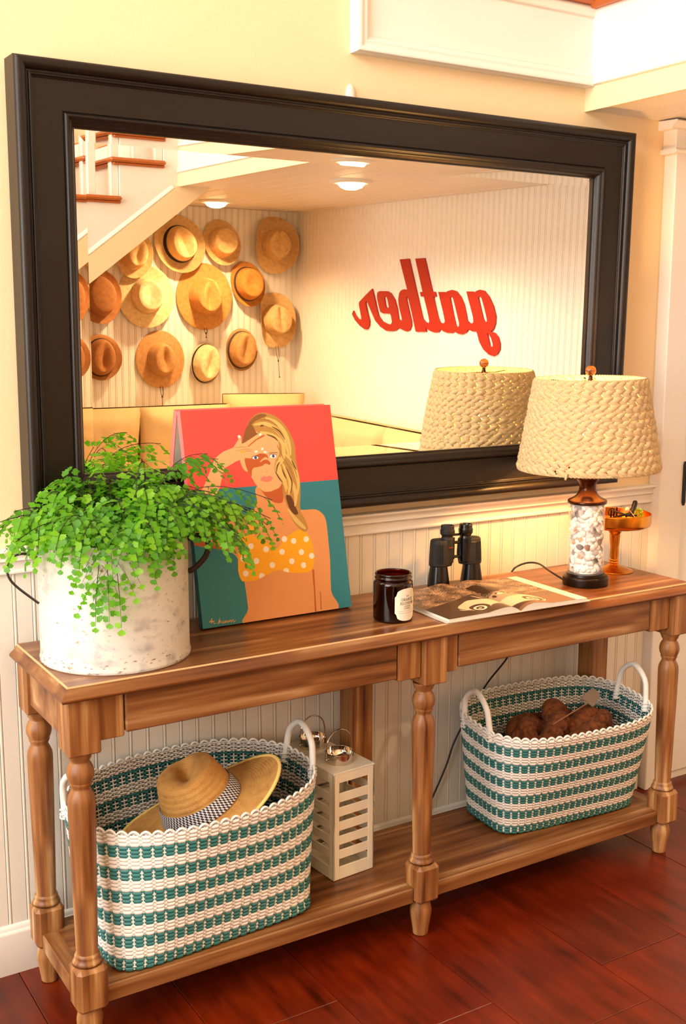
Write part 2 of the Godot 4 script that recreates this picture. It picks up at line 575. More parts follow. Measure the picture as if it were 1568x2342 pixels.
func build_room() -> void:
	# wall with the mirror
	var wall := struct("wall_back", span(Vector3(XL - 0.15, -0.02, -0.15), Vector3(XR + 0.15, YT, 0.0)), M.cream)
	var board := bead_board(0.0437, 0.845).mesh()
	for i in range(-28, 46):
		var b := obj("wainscot_board", board, M.bead, wall)
		b.position = Vector3(0.0097 + 0.0437 * i + 0.0045, 0.11, 0.009)
	var side := Mb.new()
	side.box(Vector3(-2.0, 0.53, 0.004), Vector3(1.62, 0.86, 0.008))
	obj("wainscot_panel", side, M.bead, wall)
	var rail := Mb.new()
	rail.moulding([[0.950, 0.0], [0.950, 0.016], [0.9515, 0.0185], [0.956, 0.019], [0.959, 0.017], [0.959, 0.014], [0.959, 0.014], [0.966, 0.0155], [0.977, 0.018], [0.980, 0.020], [0.980, 0.024], [0.983, 0.025], [0.985, 0.023], [0.985, 0.0205], [0.985, 0.0205], [0.990, 0.021], [0.996, 0.026], [1.000, 0.032], [1.003, 0.0335], [1.0065, 0.033], [1.008, 0.030], [1.008, 0.0]], Vector3(XL, 0, 0), Vector3(2.022, 0, 0), Vector3.UP, Vector3.BACK)
	struct("trim_1", rail, M.white)
	var base := Mb.new()
	base.moulding([[0.0, 0.0], [0.0, 0.021], [0.098, 0.021], [0.103, 0.019], [0.106, 0.0155], [0.106, 0.0155], [0.112, 0.0145], [0.118, 0.011], [0.121, 0.0]], Vector3(XL, 0, 0), Vector3(2.0, 0, 0), Vector3.UP, Vector3.BACK)
	struct("baseboard_back", base, M.white)
	# boxed panel high on that wall, with its wooden ledge
	var pan := struct("trim_2", span(Vector3(0.902, 2.168, 0.0), Vector3(XB, YU - 0.02, 0.020)), M.white)
	var pm := [[0.0, 0.0], [0.0, 0.036], [0.004, 0.038], [0.013, 0.038], [0.015, 0.034], [0.015, 0.034], [0.022, 0.033], [0.026, 0.0355], [0.030, 0.033], [0.033, 0.027], [0.040, 0.022], [0.043, 0.020], [0.043, 0.0]]
	var mo := Mb.new()
	for s in 2:   # mitred where the upright meets the bottom rail
		var p := PackedVector3Array()
		for e in pm:
			if s == 0:
				p.append(Vector3(0.894 + e[0], 2.160 + e[0], e[1]))
				p.append(Vector3(XB, 2.160 + e[0], e[1]))
			else:
				p.append(Vector3(0.894 + e[0], YU - 0.02, e[1]))
				p.append(Vector3(0.894 + e[0], 2.160 + e[0], e[1]))
		mo.grid(p, 2, pm.size())
	mo.moulding([[0.0, 0.0], [0.0, 0.024], [0.008, 0.026], [0.020, 0.030], [0.03, 0.034], [0.03, 0.0]], Vector3(0.894, YU - 0.05, 0), Vector3(XB, YU - 0.05, 0), Vector3.UP, Vector3.BACK)
	obj("moulding", mo, M.white, pan)
	obj("ledge", span(Vector3(0.885, YU - 0.02, 0.0), Vector3(XB, YU + 0.008, 0.055), 0.008), M.tread, pan)
	# door and casing at the right end of that wall
	var cas := struct("trim_3", span(Vector3(2.008, 0.0, 0.0), Vector3(2.112, 2.012, 0.048), 0.003), M.white)
	var hd := Mb.new()
	hd.box(Vector3(2.5, 2.046, 0.026), Vector3(1.0, 0.075, 0.052), 0.002)
	hd.moulding([[0.0, 0.0], [0.0, 0.058], [0.004, 0.062], [0.010, 0.062], [0.014, 0.058], [0.014, 0.0]], Vector3(1.992, 2.005, 0), Vector3(XR, 2.005, 0), Vector3.UP, Vector3.BACK)
	hd.moulding([[0.0, 0.0], [0.0, 0.054], [0.008, 0.057], [0.014, 0.064], [0.018, 0.072], [0.024, 0.074], [0.027, 0.0]], Vector3(1.978, 2.073, 0), Vector3(XR, 2.073, 0), Vector3.UP, Vector3.BACK)
	obj("door_head", hd, M.white, cas)
	obj("door_casing", span(Vector3(2.886, 0.0, 0.0), Vector3(XR - 0.002, 2.012, 0.048), 0.003), M.white, cas)
	var door := struct("door_1", span(Vector3(2.1145, 0.034, 0.0), Vector3(2.884, 2.008, 0.034)), M.white)
	for r in [[0.18, 0.92], [1.08, 1.90]]:
		var fr := Mb.new()
		fr.moulding([[0, 0], [0.0, 0.008], [0.012, 0.006], [0.02, 0.0]], Vector3(2.24, r[0], 0.034), Vector3(2.76, r[0], 0.034), Vector3.UP, Vector3.BACK)
		fr.moulding([[0, 0], [0.0, 0.008], [0.012, 0.006], [0.02, 0.0]], Vector3(2.24, r[1], 0.034), Vector3(2.76, r[1], 0.034), Vector3.DOWN, Vector3.BACK)
		fr.moulding([[0, 0], [0.0, 0.008], [0.012, 0.006], [0.02, 0.0]], Vector3(2.24, r[0], 0.034), Vector3(2.24, r[1], 0.034), Vector3.RIGHT, Vector3.BACK)
		fr.moulding([[0, 0], [0.0, 0.008], [0.012, 0.006], [0.02, 0.0]], Vector3(2.76, r[0], 0.034), Vector3(2.76, r[1], 0.034), Vector3.LEFT, Vector3.BACK)
		obj("door_moulding", fr, M.white, door)
	var hg := Mb.new()
	hg.box(Vector3(2.1135, 1.007, 0.047), Vector3(0.006, 0.122, 0.006), 0.001)
	hg.lathe([Vector2(0, 0.944), Vector2(0.006, 0.944), Vector2(0.0065, 0.95), Vector2(0.0065, 1.064), Vector2(0.006, 1.07), Vector2(0, 1.07)], 10, Vector3(2.1135, 0, 0.051))
	hg.ball(Vector3(2.1135, 0.941, 0.051), Vector3(0.005, 0.005, 0.005))
	hg.ball(Vector3(2.1135, 1.073, 0.051), Vector3(0.005, 0.005, 0.005))
	obj("hinge", hg, M.black, door)
	struct("baseboard_1", span(Vector3(2.1145, 0.0, 0.0), Vector3(2.884, 0.032, 0.020)), M.white)

	# floor of wide red-brown planks running away from the mirror
	var fl := struct("floor", span(Vector3(XL, -0.12, 0.0), Vector3(XR, -0.021, ZF)), M.black)
	var seams := []
	var x := 0.848
	while x > XL: 
		seams.push_front(x)
		x -= 0.291
	seams.push_front(XL)
	for e in [1.163, 1.430, 1.715, 2.0, 2.29, 2.58, 2.87, XR]: seams.append(e)
	rng.seed = 77
	for i in seams.size() - 1:
		var z := 0.0
		var x0: float = seams[i]
		var x1: float = seams[i + 1]
		var cuts := [0.0]
		if absf(x0 - 1.163) < 0.01: cuts += [0.708, 2.9]
		elif absf(x0 - 0.848) < 0.01: cuts += [0.865, 3.1]
		else: cuts += [rng.randf_range(0.5, 2.0), rng.randf_range(2.4, 3.6)]
		cuts.append(ZF)
		for j in cuts.size() - 1:
			var lift := rng.randf_range(-0.0006, 0.0)
			obj("plank", span(Vector3(x0 + 0.0008, -0.021, cuts[j] + 0.0008), Vector3(x1 - 0.0008, lift, cuts[j + 1] - 0.0008), 0.0010), M["floor%d" % (rng.randi() % 3)], fl)

	# low ceiling of beaded planks; its edge shows a cream strip, a white panel and a wooden nosing
	var slab := struct("ceiling", span(Vector3(XB + 0.004, YC + 0.012, 0.0), Vector3(XR + 0.15, YU - 0.03, ZF + 0.15)), M.white)
	var plank := bead_board(0.1235, ZF, 0.006, 0.003, 0.003).mesh()
	var cx := 1.8125 - 0.1235 * 1.0 + 0.006
	while cx < XR:
		var w := minf(0.1235, XR - cx)
		if w < 0.12:
			break
		var b := obj("ceiling_plank", plank, M.ceiling, slab)
		b.transform = Transform3D(Basis(Vector3(1, 0, 0), Vector3(0, 0, 1), Vector3(0, -1, 0)), Vector3(cx, YC + 0.003, 0.0))
		cx += 0.1235
	obj("ceiling_strip", span(Vector3(XB + 0.004, YC, 0.0), Vector3(1.697, YC + 0.012, ZF)), M.ceiling, slab)
	obj("ceiling_strip", span(Vector3(cx, YC, 0.0), Vector3(XR, YC + 0.012, ZF)), M.ceiling, slab)
	var fas := struct("trim_4", span(Vector3(XB - 0.004, YC - 0.002, 0.0), Vector3(XB + 0.004, YC + 0.066, 3.0)), M.cream)
	var fm := Mb.new()
	fm.moulding([[0.0, 0.0], [0.0, 0.014], [0.006, 0.016], [0.012, 0.013], [0.018, 0.010], [0.026, 0.008], [0.030, 0.0]], Vector3(XB + 0.004, YC + 0.064, 0.0), Vector3(XB + 0.004, YC + 0.064, 3.0), Vector3.UP, Vector3.LEFT)
	obj("moulding", fm, M.white, fas)
	obj("fascia_panel", span(Vector3(XB - 0.002, YC + 0.066, 0.0), Vector3(XB + 0.004, YU - 0.028, 3.0)), M.white, fas)
	obj("nosing", span(Vector3(XB - 0.03, YU - 0.028, 0.0), Vector3(XB + 0.20, YU, ZF), 0.009), M.tread, fas)
	struct("floor", span(Vector3(XB + 0.20, YU - 0.03, 0.0), Vector3(XR, YU, ZF)), M.tread)

	# wall with the lettering, wall with the hats, both of narrow beaded boards
	var wr := struct("wall_right", span(Vector3(XR, -0.02, -0.15), Vector3(XR + 0.15, YT, ZF + 0.15)), M.white)
	var bb := bead_board(0.0432, YC, 0.007, 0.003, 0.004).mesh()
	var z := 0.0
	while z < ZF - 0.01:
		var b := obj("wall_board", bb, M.far_bead, wr)
		b.transform = Transform3D(Basis(Vector3(0, 0, 1), Vector3.UP, Vector3(-1, 0, 0)), Vector3(XR - 0.0045, 0, z))
		z += 0.0432
	var wf := struct("wall_front", span(Vector3(XL - 0.15, -0.02, ZF), Vector3(XR + 0.15, YT, ZF + 0.15)), M.cream)
	for i in 68:
		var b := obj("wall_board", bb, M.far_bead, wf)
		b.transform = Transform3D(Basis(Vector3(-1, 0, 0), Vector3.UP, Vector3(0, 0, -1)), Vector3(XR - 0.0432 * i, 0, ZF - 0.0045))

	# window wall on the left: one window low, one high in the stairwell
	var wl := Mb.new()
	var holes := [[0.35, 2.75, 0.85, 2.35], [0.35, 3.6, 2.95, 4.3]]
	wl.box(Vector3(XL - 0.075, 0.415, ZF / 2), Vector3(0.15, 0.87, ZF + 0.3))
	wl.box(Vector3(XL - 0.075, 2.65, ZF / 2), Vector3(0.15, 0.60, ZF + 0.3))
	wl.box(Vector3(XL - 0.075, 4.5, ZF / 2), Vector3(0.15, 0.40, ZF + 0.3))
	for h in holes:
		wl.box(Vector3(XL - 0.075, (h[2] + h[3]) / 2, (h[0] - 0.15) / 2), Vector3(0.15, h[3] - h[2], h[0] + 0.15))
		wl.box(Vector3(XL - 0.075, (h[2] + h[3]) / 2, (h[1] + ZF + 0.15) / 2), Vector3(0.15, h[3] - h[2], ZF + 0.15 - h[1]))
	struct("wall_left", wl, M.cream)
	for j in 2:
		var h = holes[j]
		var fr := Mb.new()
		var zc: float = (h[0] + h[1]) / 2
		var yc: float = (h[2] + h[3]) / 2
		fr.box(Vector3(XL - 0.10, h[2] + 0.02, zc), Vector3(0.06, 0.04, h[1] - h[0]))
		fr.box(Vector3(XL - 0.10, h[3] - 0.02, zc), Vector3(0.06, 0.04, h[1] - h[0]))
		for q in [h[0] + 0.02, h[1] - 0.02]: fr.box(Vector3(XL - 0.10, yc, q), Vector3(0.06, h[3] - h[2], 0.04))
		fr.box(Vector3(XL - 0.10, yc, zc), Vector3(0.05, h[3] - h[2], 0.05))
		var win := struct("window_%d" % (j + 1), fr, M.white)
		for s in [0, 1]:
			var z0: float = h[0] + 0.04 if s == 0 else zc + 0.025
			var z1: float = zc - 0.025 if s == 0 else h[1] - 0.04
			obj("pane", span(Vector3(XL - 0.103, h[2] + 0.04, z0), Vector3(XL - 0.099, h[3] - 0.04, z1)), M.pane, win)
		var sill := Mb.new()
		sill.box(Vector3(XL + 0.012, h[2] - 0.02, zc), Vector3(0.10, 0.03, h[1] - h[0] + 0.12), 0.004)
		sill.box(Vector3(XL + 0.01, h[3] + 0.04, zc), Vector3(0.02, 0.08, h[1] - h[0] + 0.16), 0.002)
		for q in [h[0] - 0.04, h[1] + 0.04]: sill.box(Vector3(XL + 0.01, yc, q), Vector3(0.02, h[3] - h[2], 0.08), 0.002)
		obj("window_casing", sill, M.white, win)
	struct("ceiling", span(Vector3(XL - 0.15, YT, -0.15), Vector3(XR + 0.15, YT + 0.15, ZF + 0.15)), M.white)
	build_stairs()

func build_stairs() -> void:
	var z0 := 3.0
	var run := 0.231
	var rise := 0.182
	var root := Node3D.new()
	root.name = "stair"
	add_child(root)
	root.set_meta("kind", "structure")
	# cream stringer under the stair, up to the low ceiling
	var k := 0.76
	var st := Mb.new()
	var yb := func(xx: float) -> float: return 1.94 + k * (xx - 1.647)
	st.prism(PackedVector2Array([Vector2(-0.90, yb.call(-0.90)), Vector2(1.852, YC + 0.004), Vector2(1.68, YC + 0.004), Vector2(1.66, yb.call(1.66) + 0.142), Vector2(-0.90, yb.call(-0.90) + 0.142)]), z0 - 0.012, z0 + 0.07)
	obj("stringer", st, M.cream, root)
	var so := Mb.new()
	so.face([Vector3(-0.9, yb.call(-0.9) + 0.02, z0 + 0.07), Vector3(1.83, YC - 0.005, z0 + 0.07), Vector3(1.83, YC - 0.005, ZF), Vector3(-0.9, yb.call(-0.9) + 0.02, ZF)], Vector3(0.5, -1, 0))
	so.face([Vector3(-0.9, yb.call(-0.9) + 0.05, z0 + 0.07), Vector3(1.83, YC + 0.025, z0 + 0.07), Vector3(1.83, YC + 0.025, ZF), Vector3(-0.9, yb.call(-0.9) + 0.05, ZF)], Vector3(-0.5, 1, 0))
	obj("soffit", so, M.cream, root)
	var cap := Mb.new()
	var ca := Vector3(-0.9, yb.call(-0.9) + 0.142, z0)
	var cb := Vector3(1.655, yb.call(1.655) + 0.142, z0)
	cap.moulding([[-0.002, 0.0], [-0.002, 0.012], [0.003, 0.0135], [0.008, 0.012], [0.012, 0.007], [0.018, 0.004], [0.02, 0.0]], ca, cb, Vector3(-0.605, 0.796, 0), Vector3(0, 0, -1))
	obj("skirt_moulding", cap, M.white, root)
	# white skirt following the steps
	var pts := PackedVector2Array()
	pts.append(Vector2(XB, YU - 0.03))
	pts.append(Vector2(1.606, YU - 0.03))
	var i := 0
	var y := YU - rise
	var x := 1.606
	while y > 0.05:
		pts.append(Vector2(x, y - 0.032))
		x -= run
		pts.append(Vector2(x, y - 0.032))
		y -= rise
	pts.append(Vector2(x, 0.0))
	pts.append(Vector2(x + 0.25, 0.0))
	pts.append(Vector2(1.655, yb.call(1.655) + 0.10))
	pts.append(Vector2(XB, YC))
	var sk := Mb.new()
	sk.prism(pts, z0, z0 + 0.05)
	obj("skirt", sk, M.white, root)
	y = YU - rise
	x = 1.606
	i = 0
	while y > 0.05:
		var tr := Mb.new()
		tr.box(Vector3(x - run / 2 - 0.028, y - 0.010, (z0 - 0.035 + ZF) / 2), Vector3(run + 0.056, 0.021, ZF - z0 + 0.035), 0.008)
		tr.box(Vector3(x - run / 2 - 0.018, y - 0.026, (z0 - 0.016 + ZF) / 2), Vector3(run + 0.036, 0.014, ZF - z0 + 0.016), 0.005)
		obj("tread", tr, M.tread, root)
		obj("riser", span(Vector3(x - run - 0.008, y - rise, z0 + 0.05), Vector3(x - run + 0.008, y - 0.03, ZF)), M.white, root)
		for q in [0.021, 0.1365]:
			obj("baluster", span(Vector3(x - q - 0.02, y, z0 + 0.015), Vector3(x - q + 0.02, y + 0.86 + (q * -0.79), z0 + 0.055), 0.003), M.white, root)
		x -= run
		y -= rise
		i += 1
	obj("riser", span(Vector3(1.606 - 0.008, YU - rise, z0 + 0.05), Vector3(1.614, YU - 0.03, ZF)), M.white, root)
	var hr := Mb.new()
	hr.moulding([[0.0, -0.03], [0.0, 0.03], [0.03, 0.032], [0.055, 0.015], [0.055, -0.015], [0.03, -0.032]], Vector3(x, y + rise + 0.80, z0 + 0.035), Vector3(1.62, YU - rise + 0.86, z0 + 0.035), Vector3(-0.62, 0.785, 0), Vector3(0, 0, -1))
	obj("handrail", hr, M.tread, root)

# ---------------------------------------------------------------- mirror and console table
func build_mirror() -> void:
	var wd := 1.7607
	var ht := 1.0043
	var r := thing("wall_mirror", "large rectangular wall mirror with a wide dark espresso moulded frame, above the console table", "mirror", Vector3(0.0373, 1.0348, 0.0787))
	r.rotation.x = 0.0151562
	var prof := [[0.0, -0.073], [0.0, -0.010], [0.0, -0.010], [0.001, -0.006], [0.005, -0.0015], [0.011, 0.0], [0.017, -0.0008], [0.022, -0.004], [0.0255, -0.0095], [0.0262, -0.013], [0.0262, -0.013], [0.030, -0.0135], [0.030, -0.0135], [0.031, -0.0108], [0.0335, -0.0095], [0.036, -0.0108], [0.037, -0.0135], [0.037, -0.0135], [0.040, -0.0145], [0.0402, -0.0165], [0.0402, -0.0165], [0.101, -0.0165], [0.101, -0.0165], [0.1015, -0.0195], [0.1035, -0.0195], [0.104, -0.0165], [0.104, -0.0165], [0.1055, -0.0125], [0.109, -0.010], [0.1125, -0.0115], [0.115, -0.0155], [0.117, -0.0165], [0.117, -0.0165], [0.120, -0.0175], [0.124, -0.022], [0.127, -0.029], [0.1275, -0.0335], [0.1275, -0.0335], [0.131, -0.0345], [0.131, -0.0345], [0.131, -0.052]]
	var m := Mb.new()
	var corner := func(i: int, u: float) -> Vector2:
		return [Vector2(u, u), Vector2(wd - u, u), Vector2(wd - u, ht - u), Vector2(u, ht - u)][i % 4]
	for s in 4:
		var p := PackedVector3Array()
		for e in prof:
			var a: Vector2 = corner.call(s, e[0])
			var b: Vector2 = corner.call(s + 1, e[0])
			p.append(Vector3(a.x, a.y, e[1]))
			p.append(Vector3(b.x, b.y, e[1]))
		m.grid(p, 2, prof.size())
	obj("frame", m, M.frame, r)
	obj("backing", span(Vector3(0.10, 0.10, -0.06), Vector3(wd - 0.10, ht - 0.10, -0.050)), M.black, r)
	# silvered glass with a ground bevel all round
	var g := 0.1295
	var bw := 0.0265
	var rise := bw * 0.0213
	var gl := Mb.new()
	var lo := Vector2(g + bw, g + bw)
	var hi := Vector2(wd, ht) - lo
	gl.face([Vector3(lo.x, lo.y, -0.04), Vector3(hi.x, lo.y, -0.04), Vector3(hi.x, hi.y, -0.04), Vector3(lo.x, hi.y, -0.04)], Vector3(0, 0, 1))
	obj("mirror_glass", gl, M.mirror, r)
	for s in 4:
		var be := Mb.new()
		var o0: Vector2 = corner.call(s, g)
		var o1: Vector2 = corner.call(s + 1, g)
		var i0: Vector2 = corner.call(s, g + bw)
		var i1: Vector2 = corner.call(s + 1, g + bw)
		be.face([Vector3(o0.x, o0.y, -0.04 + rise), Vector3(o1.x, o1.y, -0.04 + rise), Vector3(i1.x, i1.y, -0.04), Vector3(i0.x, i0.y, -0.04)], Vector3(0, 0, 1))
		obj("mirror_bevel", be, M.mirror, r)
	var hk := thing("adhesive_hook", "small white plastic adhesive hook stuck to the cream wall just above the mirror frame", "hook", Vector3(0.8925, 2.045, 0.0))
	var hm := Mb.new()
	hm.ball(Vector3(0, 0.012, 0.004), Vector3(0.0135, 0.030, 0.007), 16, 12)
	obj("hook_base", hm, M.tube_white, hk)
	var hc := Mb.new()
	hc.tube(curve([Vector3(0, 0.0, 0.008), Vector3(0, -0.012, 0.014), Vector3(0, -0.014, 0.022), Vector3(0, -0.004, 0.026)], 4), 0.004, 8)
	obj("hook_arm", hc, M.tube_white, hk)

const LEG := [[0.0, 0.654], [0.026, 0.654], [0.0275, 0.651], [0.026, 0.646], [0.0235, 0.642], [0.0235, 0.6395], [0.0215, 0.637], [0.0195, 0.633], [0.0195, 0.630], [0.0225, 0.626], [0.0225, 0.626], [0.0255, 0.620], [0.0275, 0.612], [0.028, 0.605], [0.0265, 0.597], [0.0235, 0.590], [0.0225, 0.588], [0.0225, 0.588], [0.0232, 0.585], [0.0215, 0.581], [0.0195, 0.577], [0.0195, 0.573], [0.023, 0.566], [0.0268, 0.557], [0.0282, 0.546], [0.0282, 0.535], [0.0275, 0.48], [0.026, 0.40], [0.0243, 0.31], [0.0228, 0.235], [0.0222, 0.216], [0.0222, 0.216], [0.0255, 0.213], [0.0262, 0.209], [0.0255, 0.205], [0.0285, 0.202], [0.030, 0.198], [0.0315, 0.193], [0.0, 0.190]]
const FOOT := [[0.0, 0.096], [0.0205, 0.096], [0.0215, 0.090], [0.0245, 0.080], [0.0272, 0.068], [0.0272, 0.060], [0.0255, 0.046], [0.0225, 0.028], [0.0198, 0.010], [0.0192, 0.003], [0.018, 0.0], [0.0, 0.0]]

func lathed(pr: Array, c: Vector3, segs := 28) -> Mb:
	var m := Mb.new()
	var q := []
	for e in pr: q.append(Vector2(e[0], e[1]))
	q.reverse()
	m.lathe(q, segs, c)
	return m

func block(c: Vector3, s: Vector3, b: float) -> Mb:   # square block with softened edges
	return bx(c, s, b)

func build_table() -> void:
	var L := 1.7545
	var t := thing("console_table", "long washed brown wood console table with turned legs and a low shelf, under the mirror", "table", Vector3.ZERO)
	var zf := 0.404
	var zb := 0.049
	# top: moulded edge on three sides
	var prof := [[-0.03, 0.7705], [0.012, 0.7705], [0.017, 0.7722], [0.019, 0.776], [0.0185, 0.7795], [0.0145, 0.7835], [0.009, 0.788], [0.005, 0.793], [0.003, 0.7965], [0.003, 0.7965], [0.0015, 0.7992], [-0.002, 0.80], [-0.03, 0.80]]
	var m := Mb.new()
	var ring := func(u: float) -> Array: return [Vector2(-u, zf + u), Vector2(L + u, zf + u), Vector2(L + u, zb), Vector2(-u, zb)]
	for s in 4:
		var p := PackedVector3Array()
		for e in prof:
			var q: Array = ring.call(e[0])
			var a: Vector2 = q[s]
			var b: Vector2 = q[(s + 1) % 4]
			if s == 2:
				a.y = zb
				b.y = zb
			p.append(Vector3(a.x, e[1], a.y))
			p.append(Vector3(b.x, e[1], b.y))
		m.grid(p, 2, prof.size())
	var we := Mb.new()  # thin paler strip along the front and left edges of the top
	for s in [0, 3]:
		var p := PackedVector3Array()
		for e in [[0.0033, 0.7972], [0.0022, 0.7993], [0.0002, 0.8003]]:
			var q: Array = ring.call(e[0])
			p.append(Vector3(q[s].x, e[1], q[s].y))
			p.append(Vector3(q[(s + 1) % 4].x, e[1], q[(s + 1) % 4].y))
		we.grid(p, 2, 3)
	obj("pale_edge", we, M.pale_strip, t)
	m.face([Vector3(0.03, 0.80, zf - 0.03), Vector3(L - 0.03, 0.80, zf - 0.03), Vector3(L - 0.03, 0.80, zb), Vector3(0.03, 0.80, zb)], Vector3.UP)
	m.face([Vector3(0.03, 0.7705, zf - 0.03), Vector3(L - 0.03, 0.7705, zf - 0.03), Vector3(L - 0.03, 0.7705, zb), Vector3(0.03, 0.7705, zb)], Vector3.DOWN)
	obj("table_top", m, M.wood_top, t)
	var lz := 0.368
	var legs := [0.0293, 0.879, L - 0.0293]
	for i in 3:
		var c: float = legs[i]
		var off: float = 0.009 if i == 1 else 0.0
		obj("leg_block", block(Vector3(c + off, 0.7125, lz + 0.003), Vector3(0.067, 0.117, 0.070), 0.003), M.wood_y, t)
		var lg := lathed(LEG, Vector3(c, 0, lz))
		obj("leg", lg, M.wood_y, t)
		obj("leg_block", block(Vector3(c, 0.1435, lz + 0.003), Vector3(0.066, 0.098, 0.068), 0.009), M.wood_y, t)
		obj("foot", lathed(FOOT, Vector3(c, 0, lz)), M.wood_y, t)
	# back left leg is turned, the two other back posts are square
	obj("leg_block", block(Vector3(0.0293, 0.7125, 0.084), Vector3(0.067, 0.117, 0.066), 0.003), M.wood_y, t)
	obj("leg", lathed(LEG, Vector3(0.0293, 0, 0.084)), M.wood_y, t)
	obj("leg_block", block(Vector3(0.0293, 0.1435, 0.084), Vector3(0.066, 0.098, 0.066), 0.009), M.wood_y, t)
	obj("foot", lathed(FOOT, Vector3(0.0293, 0, 0.084)), M.wood_y, t)
	for c in [0.864, L - 0.045]:
		obj("back_post", block(Vector3(c, 0.453, 0.088), Vector3(0.066, 0.635, 0.060), 0.003), M.wood_y, t)
		obj("foot", lathed(FOOT, Vector3(c, 0, 0.088)), M.wood_y, t)
	# apron: short fixed pieces beside the blocks, drawers between them
	for r in [[0.064, 0.1165], [0.787, 0.853], [0.923, 0.9615], [1.617, L - 0.064]]:
		obj("apron_piece", span(Vector3(r[0], 0.674, 0.362), Vector3(r[1], 0.7705, 0.392), 0.002), M.wood_y, t)
	for r in [[0.1195, 0.7835], [0.9645, 1.6145]]:
		var d := obj("drawer", span(Vector3(r[0], 0.681, 0.20), Vector3(r[1], 0.7665, 0.3935), 0.0028), M.wood_x, t)
		d.position.y = 0.0
	obj("side_apron", span(Vector3(0.004, 0.676, 0.117), Vector3(0.026, 0.7705, 0.335), 0.002), M.wood_z, t)
	obj("side_apron", span(Vector3(L - 0.026, 0.676, 0.118), Vector3(L - 0.004, 0.7705, 0.335), 0.002), M.wood_z, t)
	obj("back_apron", span(Vector3(0.062, 0.676, 0.060), Vector3(L - 0.07, 0.7705, 0.080), 0.002), M.wood_x, t)
	# shelf with its rails
	var sh := Mb.new()
	sh.box(Vector3(L / 2, 0.125, 0.2265), Vector3(L - 0.07, 0.019, 0.262), 0.002)
	obj("shelf_board", sh, M.wood_top, t)
	obj("shelf_rail", span(Vector3(0.062, 0.0955, 0.352), Vector3(0.846, 0.1352, 0.385), 0.003), M.wood_x, t)
	obj("shelf_rail", span(Vector3(0.912, 0.0955, 0.352), Vector3(L - 0.062, 0.1352, 0.385), 0.003), M.wood_x, t)
	obj("shelf_rail", span(Vector3(0.062, 0.0955, 0.070), Vector3(L - 0.08, 0.1352, 0.0965), 0.003), M.wood_x, t)
	obj("shelf_rail", span(Vector3(0.006, 0.0955, 0.117), Vector3(0.045, 0.1352, 0.335), 0.003), M.wood_z, t)
	obj("shelf_rail", span(Vector3(L - 0.045, 0.0955, 0.118), Vector3(L - 0.006, 0.1352, 0.335), 0.003), M.wood_z, t)

# ---------------------------------------------------------------- things on the table
const TY := 0.8

func build_bucket() -> void:
	var c := Vector3(0.1604, TY, 0.2354)
	var t := thing("metal_bucket", "old whitewashed metal bucket with rust specks and wire handles, holding the fern", "bucket", c)
	var h := 0.262
	var m := Mb.new()
	m.lathe([Vector2(0.155, 0.0), Vector2(0.1585, 0.002), Vector2(0.1592, 0.008), Vector2(0.1575, 0.013), Vector2(0.1568, 0.030), Vector2(0.1565, 0.12), Vector2(0.157, 0.22), Vector2(0.1575, h - 0.006), Vector2(0.1592, h - 0.003), Vector2(0.1592, h), Vector2(0.1575, h + 0.002), Vector2(0.1555, h)], 72)
	for i in m.t.size(): m.t[i] = Vector2(m.t[i].x * 1.0, 1.0 - m.v[i].y / h)
	obj("bucket_wall", m, M.bucket, t)
	var q := Mb.new()
	q.lathe([Vector2(0.0, 0.0), Vector2(0.155, 0.0)], 48)
	q.lathe([Vector2(0.1555, h), Vector2(0.154, h - 0.01), Vector2(0.153, 0.10)], 48)
	obj("bucket_lining", q, M.bucket_in, t)
	var s := Mb.new()
	s.lathe([Vector2(0.153, 0.215), Vector2(0.10, 0.224), Vector2(0.05, 0.230), Vector2(0.0, 0.231)], 32)
	obj("soil", s, M.soil, t)
	# hinged loop handle on the left, flat dark strap on the right
	var d := Vector3(-0.93, 0, -0.10).normalized()
	var w := Mb.new()
	w.tube(curve([d * 0.157 + Vector3(0, 0.225, 0), d * 0.185 + Vector3(0, 0.235, 0), d * 0.212 + Vector3(0, 0.226, 0), d * 0.218 + Vector3(0, 0.200, 0), d * 0.205 + Vector3(0, 0.172, 0), d * 0.158 + Vector3(0, 0.128, 0)], 6), 0.0026, 8)
	obj("handle", w, M.wire, t)
	var e := Vector3(0.86, 0, 0.42).normalized()
	var w2 := Mb.new()
	w2.tube(curve([e * 0.157 + Vector3(0, 0.178, 0), e * 0.172 + Vector3(0, 0.186, 0), e * 0.195 + Vector3(0, 0.212, 0), e * 0.20 + Vector3(0, 0.24, 0), e * 0.180 + Vector3(0, 0.255, 0), e * 0.157 + Vector3(0, 0.25, 0)], 5), 0.0062, 8)
	obj("handle", w2, M.handle_dark, t)

func leaflet_mesh(sd: int) -> ArrayMesh:   # a small fan with a notched outer edge, its stalk at the origin
	rng.seed = 900 + sd
	var m := Mb.new()
	var rim := []
	var nl := 9
	for i in nl:
		var a := lerpf(-1.0, 1.0, float(i) / (nl - 1)) * 1.02
		var r := 1.0 - (0.13 if i % 2 == 1 else 0.0) + rng.randf_range(-0.08, 0.08)
		if i == 0 or i == nl - 1: r *= 0.86
		rim.append(Vector3(sin(a) * r * 0.82, 0.10 * r * r * cos(a) - 0.10 * absf(sin(a)), cos(a) * r))
	var b := 0
	for p in [Vector3.ZERO] + rim:
		m.v.append(p)
		m.n.append(Vector3(-p.x * 0.35, 1.0, -p.z * 0.25).normalized())
		m.t.append(Vector2(p.x, p.z))
	for i in nl - 1: m.k.append_array([b, b + i + 2, b + i + 1])
	return m.mesh()

